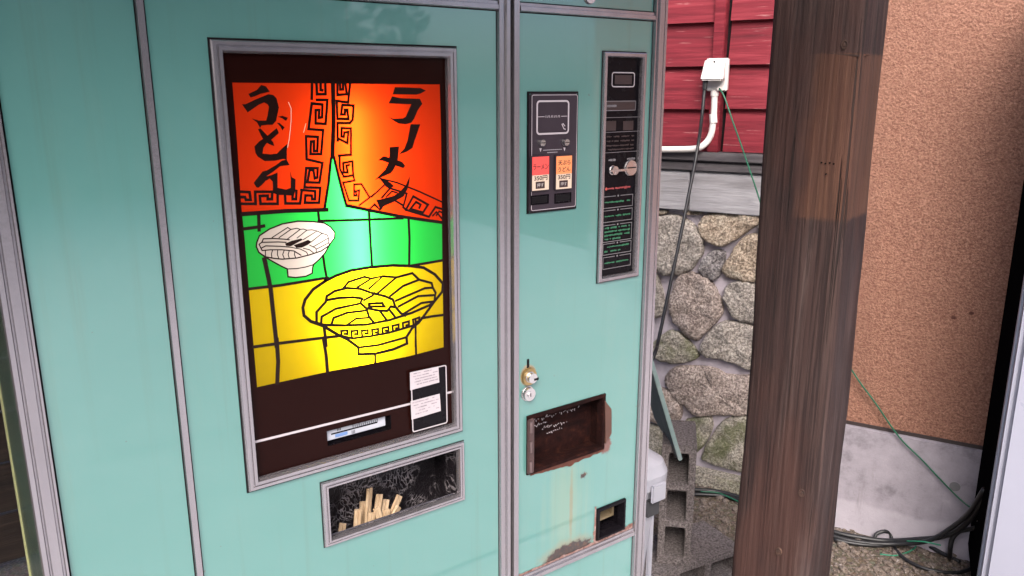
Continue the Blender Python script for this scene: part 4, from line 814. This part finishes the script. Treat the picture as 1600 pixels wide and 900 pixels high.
for row, (fa, fb, cnt) in enumerate(((.34, .88, 26), (.18, .84, 26), (.16, .44, 12), (.34, .68, 16), (.40, .62, 8))):
    for k in range(cnt):
        f = fa+(fb-fa)*k/cnt; x = rus[0]+(rus[1]-rus[0])*f; z = rus[3]-(rus[3]-rus[2])*(.17+.10*row)+rr.uniform(-.001, .001)
        if rr.random() < .85: m.ribbon([(x, z), (x+rr.uniform(-.0005, .0026), z+rr.uniform(-.0035, .0035))], rr.uniform(.0009, .0020), YF+.0337-.00004*k)
m.build('worn_lettering', simple('worn_white_lettering', (.36, .31, .32), .6, 0, .6, 200), rf)
rc = MB().cup(*shrink(ret, .004), YF-.001, YF+.05).build('coin_return', M_BLK, vm)
MB().frame(*ret, [(0, YF-.0005), (.0015, YF-.005), (.0055, YF-.005), (.008, YF+.006), (.0085, YF+.010)]).build('return_bezel', M_BLK, rc)
m = MB(); rw = ret[1]-ret[0]; rh = ret[3]-ret[2]
m.add([(ret[0]+rw*.28, YF+.020, ret[2]+rh*.40), (ret[0]+rw*.80, YF+.020, ret[2]+rh*.40), (ret[0]+rw*.80, YF+.045, ret[2]+rh*.52), (ret[0]+rw*.28, YF+.045, ret[2]+rh*.52), (ret[0]+rw*.80, YF+.020, ret[3]-rh*.12), (ret[0]+rw*.80, YF+.045, ret[3]-rh*.12), (ret[0]+rw*.88, YF+.020, ret[3]-rh*.12), (ret[0]+rw*.88, YF+.020, ret[2]+rh*.34), (ret[0]+rw*.28, YF+.020, ret[2]+rh*.33)],
      [(0,1,2,3), (1,4,5,2), (1,7,6,4), (0,8,7,1)]).build('return_chute', simple('brassy_chute', (.26, .20, .12), .4, .4, .3, 40), rc)
m = MB(); vs = []; n = 24                                   # chipped paint round the cup
for i in range(n+1):
    z = ret[2]-.004+(ret[3]-ret[2]+.010)*i/n; vs += [(ret[0]-.0003, YF-.0007, z), (ret[0]-.004-.006*abs(noise.noise((z*70, 3, 3))), YF-.0007, z)]
m.add(vs, [(2*i, 2*i+1, 2*i+3, 2*i+2) for i in range(n)]).build('chipped_paint', M_PEEL, rc)

# ================================================================== power outlet, conduit, cords
ob = empty('power_outlet', W2W(PW(1117, 115)[0], 0, PW(1117, 140)[1]), WROT); tag(ob, 'white weatherproof power outlet box with conduit on red siding', 'power outlet')
M_PVC = simple('white_plastic', (.66, .62, .60), .35, 0, .1, 30)
def wl(px, py, off): u, z = PW(px, py, off); return W2W(u, off, z)
def obox(u0, u1, w0, w1, z0, z1):
    return [tuple(W2W(u, w_, z)) for u, w_, z in ((u0,w0,z0),(u1,w0,z0),(u1,w1,z0),(u0,w1,z0),(u0,w0,z1),(u1,w0,z1),(u1,w1,z1),(u0,w1,z1))]
u0, u1 = PW(1101, 115, .06)[0], PW(1134, 115, .06)[0]; za, zb_ = PW(1117, 142, .05)[1], PW(1117, 91, .05)[1]
hx = lambda p: MB().add(p, [(0,3,2,1),(4,5,6,7),(0,1,5,4),(1,2,6,5),(2,3,7,6),(3,0,4,7)])
hx(obox(u0+.006, u1+.004, .031, .052, za, zb_)).build('back_plate', M_PVC, ob, bevel=.003)
zc_ = za+.035; P_ = obox(u0-.004, u1, .0525, .10, zc_, zb_-.002); top = obox(u0+.002, u1-.004, .0525, .072, zc_, zb_-.002)
hx(P_[:4]+top[4:]).build('hinged_cover', M_PVC, ob, bevel=.006, seg=3)
MB().add([*obox((u0+u1)/2-.003, (u0+u1)/2+.003, .0735, .078, zb_-.016, zb_-.010)], [(0,3,2,1),(4,5,6,7),(0,1,5,4),(1,2,6,5),(2,3,7,6),(3,0,4,7)]).build('cover_screw', M_BLK, ob)
MB().tube([wl(1123, 138, .052), wl(1123, 138, .062)], .007, 12).build('cable_gland', M_PVC, ob)
cpth = [wl(1117, 141, .045), wl(1116.5, 160, .045), wl(1115, 185, .045), wl(1112, 207, .046), wl(1105, 221, .05), wl(1094, 230, .07), wl(1080, 233, .076), wl(1060, 233.5, .076), wl(1028, 233.5, .076), wl(960, 232, .076)]
cpth[0].z = za+.002
MB().tube(smooth_path(cpth, 5), .0115, 12).build('conduit', M_PVC, ob, smooth=True)
MB().tube([wl(1114.5, 178, .045), wl(1115.3, 192, .045)], .0140, 14).build('coupling', M_PVC, ob); MB().tube([wl(1117, 141, .045), wl(1116.8, 150, .045)], .0140, 14).build('coupling', M_PVC, ob)
M_CORD = simple('black_rubber', (.012, .012, .014), .45, 0, .3, 40); M_GWIRE = simple('green_insulation', (.010, .10, .055), .4, 0, .25, 40)
c0 = wl(1102, 128, .078); cend = PD(1020, 560, 2.55)
pts = [c0, wl(1100.5, 143, .080), wl(1097, 180, .10), PD(1090, 232, 2.93), PD(1078, 295, 2.86), PD(1062, 375, 2.78), PD(1044, 460, 2.70), PD(1028, 535, 2.62), cend, Vector((cend.x-.10, cend.y+.02, cend.z-.25)), Vector((cend.x-.2, cend.y, .5))]
cb = empty('power_cable', c0); tag(cb, 'black power cord hanging from the outlet box to behind the machine', 'power cord'); MB().tube(smooth_path(pts, 5), .0058, 8).build('cord', M_CORD, cb, smooth=True)
MB().tube([wl(1102.5, 124, .076), wl(1101, 140, .080)], [.010, .0085], 10).build('plug', M_CORD, cb)
gpts = [wl(1124, 138, .062), wl(1132, 152, .075), wl(1145, 190, .085), wl(1160, 232, .085), wl(1178, 285, .09), wl(1200, 345, .10), wl(1260, 460, .14), wl(1330, 577, .15), wl(1368, 630, .15), wl(1405, 683, .15), wl(1440, 718, .152), wl(1472, 752, .152), wl(1500, 780, .155), wl(1520, 796, .17)]
o = MB().tube(smooth_path(gpts, 5), .0028, 6).build('green_wire', M_GWIRE, smooth=True); tag(o, 'thin green wire running slack from the outlet across the stucco wall', 'wire')
# cords on the ground
def ground_cable(name, pix, r, mat, label, cat='cable'):    # h >= 0: height over the ground; h < 0: distance in front of the wall
    pts = [PG(px, py, r+h) if h >= 0 else wl(px, py, -h) for px, py, h in pix]; o = MB().tube(smooth_path(pts, 6), r, 8).build(name, mat, smooth=True); tag(o, label, cat); return o
ground_cable('ground_cable', [(1040, 758, .03), (1085, 765, .01), (1120, 768, .005), (1165, 780, .005), (1230, 806, .005), (1303, 831, .006), (1345, 840, .006), (1385, 845, -.17), (1430, 843, -.18), (1475, 838, -.19), (1505, 822, -.22), (1524, 800, -.26), (1545, 770, -.33)], .0085, M_CORD, 'thick black cable along the wall foot rising to the white cabinet')
ground_cable('ground_cable', [(1080, 772, .004), (1130, 775, .004), (1165, 786, .004), (1240, 816, .004), (1303, 838, .004), (1350, 848, .006), (1400, 850, -.185), (1450, 845, -.20), (1490, 822, -.22), (1515, 800, -.26), (1538, 764, -.33)], .0075, M_CORD, 'second black cable beside the thickest one at the wall foot')
ground_cable('ground_cable', [(1303, 843, .004), (1340, 850, .004), (1380, 852, .004), (1410, 845, .01), (1440, 848, .01), (1475, 866, .004), (1500, 878, .004)], .0070, M_CORD, 'black cable crossing under the other cables on the gravel')
ground_cable('ground_cable', [(1366, 842, .004), (1370, 834, .02), (1382, 830, .03), (1391, 834, .02), (1394, 845, .004), (1402, 862, .002), (1425, 880, .002), (1460, 892, .002), (1500, 894, .002), (1530, 880, .01), (1552, 850, .04)], .006, M_CORD, 'thin black cable looping forward over the gravel near the cabinet')
ground_cable('ground_cable', [(1484, 872, .002), (1485, 856, -.20), (1488, 842, -.20), (1498, 831, -.20), (1514, 827, -.22), (1535, 822, -.26)], .0075, M_CORD, 'short black cable bent up out of the gravel by the concrete')
ground_cable('ground_wire', [(1375, 866, .002), (1400, 868, .002), (1420, 862, .003), (1431, 854, .006), (1425, 847, .012), (1405, 846, .014), (1440, 846, -.22), (1470, 852, -.21)], .0024, simple('bright_green_insulation', (.02, .19, .11), .4), 'thin bright green wire curled among the black cables', 'wire')
ground_cable('ground_wire', [(1095, 768, .018), (1125, 771, .016), (1165, 789, .012), (1210, 808, .008)], .0026, M_GWIRE, 'dark green wire lying over the cables below the stones', 'wire')
ground_cable('ground_wire', [(1528, 815, -.28), (1538, 790, -.30), (1546, 768, -.33), (1556, 752, -.36)], .0030, M_PVC, 'thin white wire hanging by the side of the white cabinet', 'wire')

# ================================================================== white cabinet at the stucco wall
bq = PG(1508, 868)+WN*.012; fu, fz = PW(1564, 733, .60); fq = W2W(fu, .60, 0); CS = (fq-Vector((bq.x, bq.y, 0))); CDEP = CS.length; CS.normalize(); CF = Vector((-CS.y, CS.x, 0))   # CS: towards the front, CF: along the front
if CF.dot(WU) < 0: CF = -CF
wc = empty('white_cabinet', Vector((bq.x, bq.y, 0))+CF*.38+CS*CDEP*.5, math.atan2(CF.y, CF.x)); tag(wc, 'tall white-fronted cabinet with sides coloured dark as shade against the stucco wall', 'cabinet')
def wbox(a0, a1, s0, s1, z0, z1):
    f = lambda a, s_, z: tuple(Vector((bq.x, bq.y, 0))+CF*a+CS*s_+Vector((0, 0, z)))
    return hx([f(a0,s0,z0), f(a1,s0,z0), f(a1,s1,z0), f(a0,s1,z0), f(a0,s0,z1), f(a1,s0,z1), f(a1,s1,z1), f(a0,s1,z1)])
M_CBK = simple('shade_dark_cabinet_side', (.004, .0035, .004), .9, 0, .3, 12, spec=.0); M_CWH = simple('white_enamel', (.255, .26, .32), .3, 0, .04, 6)  # cabinet sides near-black: their shade is put into the colour
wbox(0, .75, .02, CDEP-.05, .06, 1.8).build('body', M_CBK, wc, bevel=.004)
wbox(-.004, .754, CDEP-.048, CDEP, .08, 1.8).build('door', M_CWH, wc, bevel=.014, seg=3)
wbox(-.008, 0, CDEP-.075, CDEP-.050, .08, 1.79).build('edge_moulding', simple('bluish_grey_moulding', (.30, .33, .42), .35), wc, bevel=.002)
wbox(.70, .73, CDEP+.001, CDEP+.03, .9, 1.2).build('handle', M_CHROME, wc, bevel=.004)
for du in (.06, .69):
    for dw_ in (.08, CDEP-.08): wbox(du-.02, du+.02, dw_-.02, dw_+.02, 0, .0605).build('foot', M_BLK, wc)

# ================================================================== bin, blocks and board beside the machine
M_BIN = simple('grey_white_plastic', (.36, .36, .41), .42, 0, .12, 12)
tb = empty('rubbish_bin', (1.27, 1.42, 0)); tag(tb, 'pale grey plastic rubbish bin with a clip-on lid beside the machine', 'bin')
bx0, bx1, by0, by1 = 1.07, 1.400, 1.26, 1.60; bh = .570
m = MB(); rings = []; n = 0
for z, ins in ((.0, .045), (.02, .038), (bh-.05, .006), (bh-.045, .0), (bh, .0)): rings.append([(x, y, z) for x, y in rrect(bx0+ins, bx1-ins, by0+ins, by1-ins, .045, 5)])
n = len(rings[0]); m.add([p for r in rings for p in r], [(k*n+i, k*n+(i+1) % n, (k+1)*n+(i+1) % n, (k+1)*n+i) for k in range(len(rings)-1) for i in range(n)]+[tuple(range(n-1, -1, -1)), tuple((len(rings)-1)*n+i for i in range(n))]); m.build('body', M_BIN, tb)
for k in range(5): x = bx0+.07+k*.055; MB().box(x, x+.012, by0+.012, by0+.024, .03, bh-.06).build('rib', M_BIN, tb, bevel=.002)
for k in range(5): y = by0+.07+k*.055; MB().box(bx1-.030, bx1-.012, y, y+.012, .05, bh-.08).build('rib', M_BIN, tb, bevel=.002)
m = MB(); rings = []
for z, ins in ((bh-.03, -.012), (bh+.004, -.014), (bh+.03, -.006), (bh+.05, .02), (bh+.055, .05)): rings.append([(x, y, z) for x, y in rrect(bx0+ins, bx1-ins, by0+ins, by1-ins, .05, 5)])
m.add([p for r in rings for p in r], [(k*n+i, k*n+(i+1) % n, (k+1)*n+(i+1) % n, (k+1)*n+i) for k in range(4) for i in range(n)]+[tuple(range(n-1, -1, -1)), tuple(4*n+i for i in range(n))]); m.build('lid', M_BIN, tb, smooth=False)
MB().box(bx1-.075, bx1-.025, by0-.022, by0-.013, bh-.060, bh-.010).build('clip', M_BIN, tb, bevel=.004); MB().box(bx1-.07, bx1-.03, by0-.004, by0+.010, bh-.105, bh-.062).build('handle_recess', simple('dark_recess', (.05, .05, .055), .6), tb)
M_BLKC = (lambda t: (t.bump(t.noise(140, 6, .75), .9, .008), t.done(t.ramp(t.noise(170, 5, .75), [(.34, (.05, .042, .042)), (.5, (.165, .140, .138)), (.64, (.31, .275, .27))]), .95))[1])(NT('hollow_block_concrete'))
def hollow_block(loc, rotm, label):                      # 390 x 190 x 120, cells through the 190 faces
    m = MB(); hs = [(-.170+i*.120, -.170+i*.120+.098, -.029, .029) for i in range(3)]; m.plate(-.195, .195, -.05, .05, -.095, .085, hs); m.box(-.1949, .1949, .0852, .095, -.0499, .0499)
    # rough the arrises a little
    bm_v = [Vector(v) for v in m.v]; m.v = [tuple(v+Vector((noise.noise(v*31), noise.noise(v*37+Vector((5,0,0))), noise.noise(v*41)))*.0035) for v in bm_v]
    o = m.build('concrete_block', M_BLKC, bevel=.003, seg=2, merge=True); o.matrix_world = Matrix.Translation(loc) @ rotm; tag(o, label, 'concrete block', 'concrete blocks beside the machine'); return o
base = PG(1052, 884, .105); vd = Vector((base.x, base.y, 0)).normalized(); az = math.atan2(vd.y, vd.x)-math.pi/2
yax = Vector((math.cos(az+math.pi/2-.28), math.sin(az+math.pi/2-.28), 0)); R_ = Matrix.Rotation(az+.02, 4, 'Z')
bl_c = base+Vector((yax.x, yax.y, 0))*.095+Vector((-yax.y, yax.x, 0))*.030
hollow_block(Vector((bl_c.x, bl_c.y, .105+.195)), R_ @ Matrix.Rotation(math.pi/2, 4, 'Y'), 'hollow concrete block standing on end showing its cells')
lowc = PG(1082, 872, .12); hollow_block(Vector((bl_c.x+.005, bl_c.y+.0, .0525)), R_ @ Matrix.Rotation(math.radians(38), 4, 'Z') @ Matrix.Rotation(0, 4, 'X'), 'concrete block lying flat under the one standing on end')
# leaning board
p2 = PG(1067, 719, .47); adir = Vector((.54, .84, 0)); ld = Vector((-.84, .54, 0)); upv = (ld*.13+Vector((0, 0, .40))).normalized(); nrm = adir.cross(upv).normalized(); th = .012
def board(): 
    P_ = [p2, p2+adir*.30, p2+adir*.30+upv*.47, p2+upv*.47]; Q_ = [p-nrm*th*(1 if nrm.dot(ld) < 0 else -1) for p in P_]
    return hx([*P_[:2], *Q_[1::-1], P_[3], P_[2], Q_[2], Q_[3]])
o = board().build('leaning_board', (lambda t: (t.bump(t.noise(30, 5, .7), .3, .004), t.done(t.mix(t.maprange(t.noise(8, 6, .7, t.map((3, 3, 1))), .45, .75), (.17, .235, .235), (.30, .34, .34)), .5))[1])(NT('faded_green_board')), bevel=.002); tag(o, 'faded grey-green board leaning on the blocks behind the bin', 'board')

# ================================================================== fence behind the machine, added trees for the paint's reflections
fn = empty('plank_fence', (-.6, 2.75, 0)); tag(fn, 'dark brown plank fence standing behind the vending machine', 'fence')
M_FEN = wood('dark_fence_timber', (.012, .008, .007), (.035, .022, .017), (.07, .045, .035), ((2, 20, 26),), 5)
for k in range(11): z = .06+k*.165; MB().box(-2.2, 1.0, 2.74+.004*(k % 2), 2.762+.004*(k % 2), z, z+.158).build('plank', M_FEN, fn, bevel=.003)
for x in (-2.1, -.7, .8): MB().box(x-.045, x+.045, 2.767, 2.85, 0, 1.95).build('fence_post', M_FEN, fn, bevel=.004)
M_LEAF = simple('dark_leaves', (.045, .075, .030), .6, 0, .4, 3)
m = MB(); rt = random.Random(21)
for i in range(13000):                                  # unseen leaf mass, added to darken reflections and block low sky
    a = rt.uniform(-75, 29) if rt.random() < .96 else rt.uniform(28, 35); d = rt.uniform(10, 13); top = 4.9+1.5*noise.noise((a*.12, 1, 0))+.6*noise.noise((a*.5, 4, 0)); z = rt.uniform(0, 1)**.8*top
    c = Vector((d*math.sin(math.radians(a)), -d*math.cos(math.radians(a)), z)); u = Vector((rt.gauss(0, 1), rt.gauss(0, 1), rt.gauss(0, 1))).normalized(); v = u.cross(Vector((rt.gauss(0, 1), rt.gauss(0, 1), rt.gauss(0, 1)))).normalized(); k = rt.uniform(.2, .5) if a < 26 else rt.uniform(.1, .25)
    m.add([c-u*k, c+v*k*.5, c+u*k, c-v*k*.5], [(0, 1, 2, 3)])
o = m.build('reflection_trees', M_LEAF); tag(o, 'added dark green tree mass across the yard, for reflections in the machine paint', 'wood', kind='stuff')
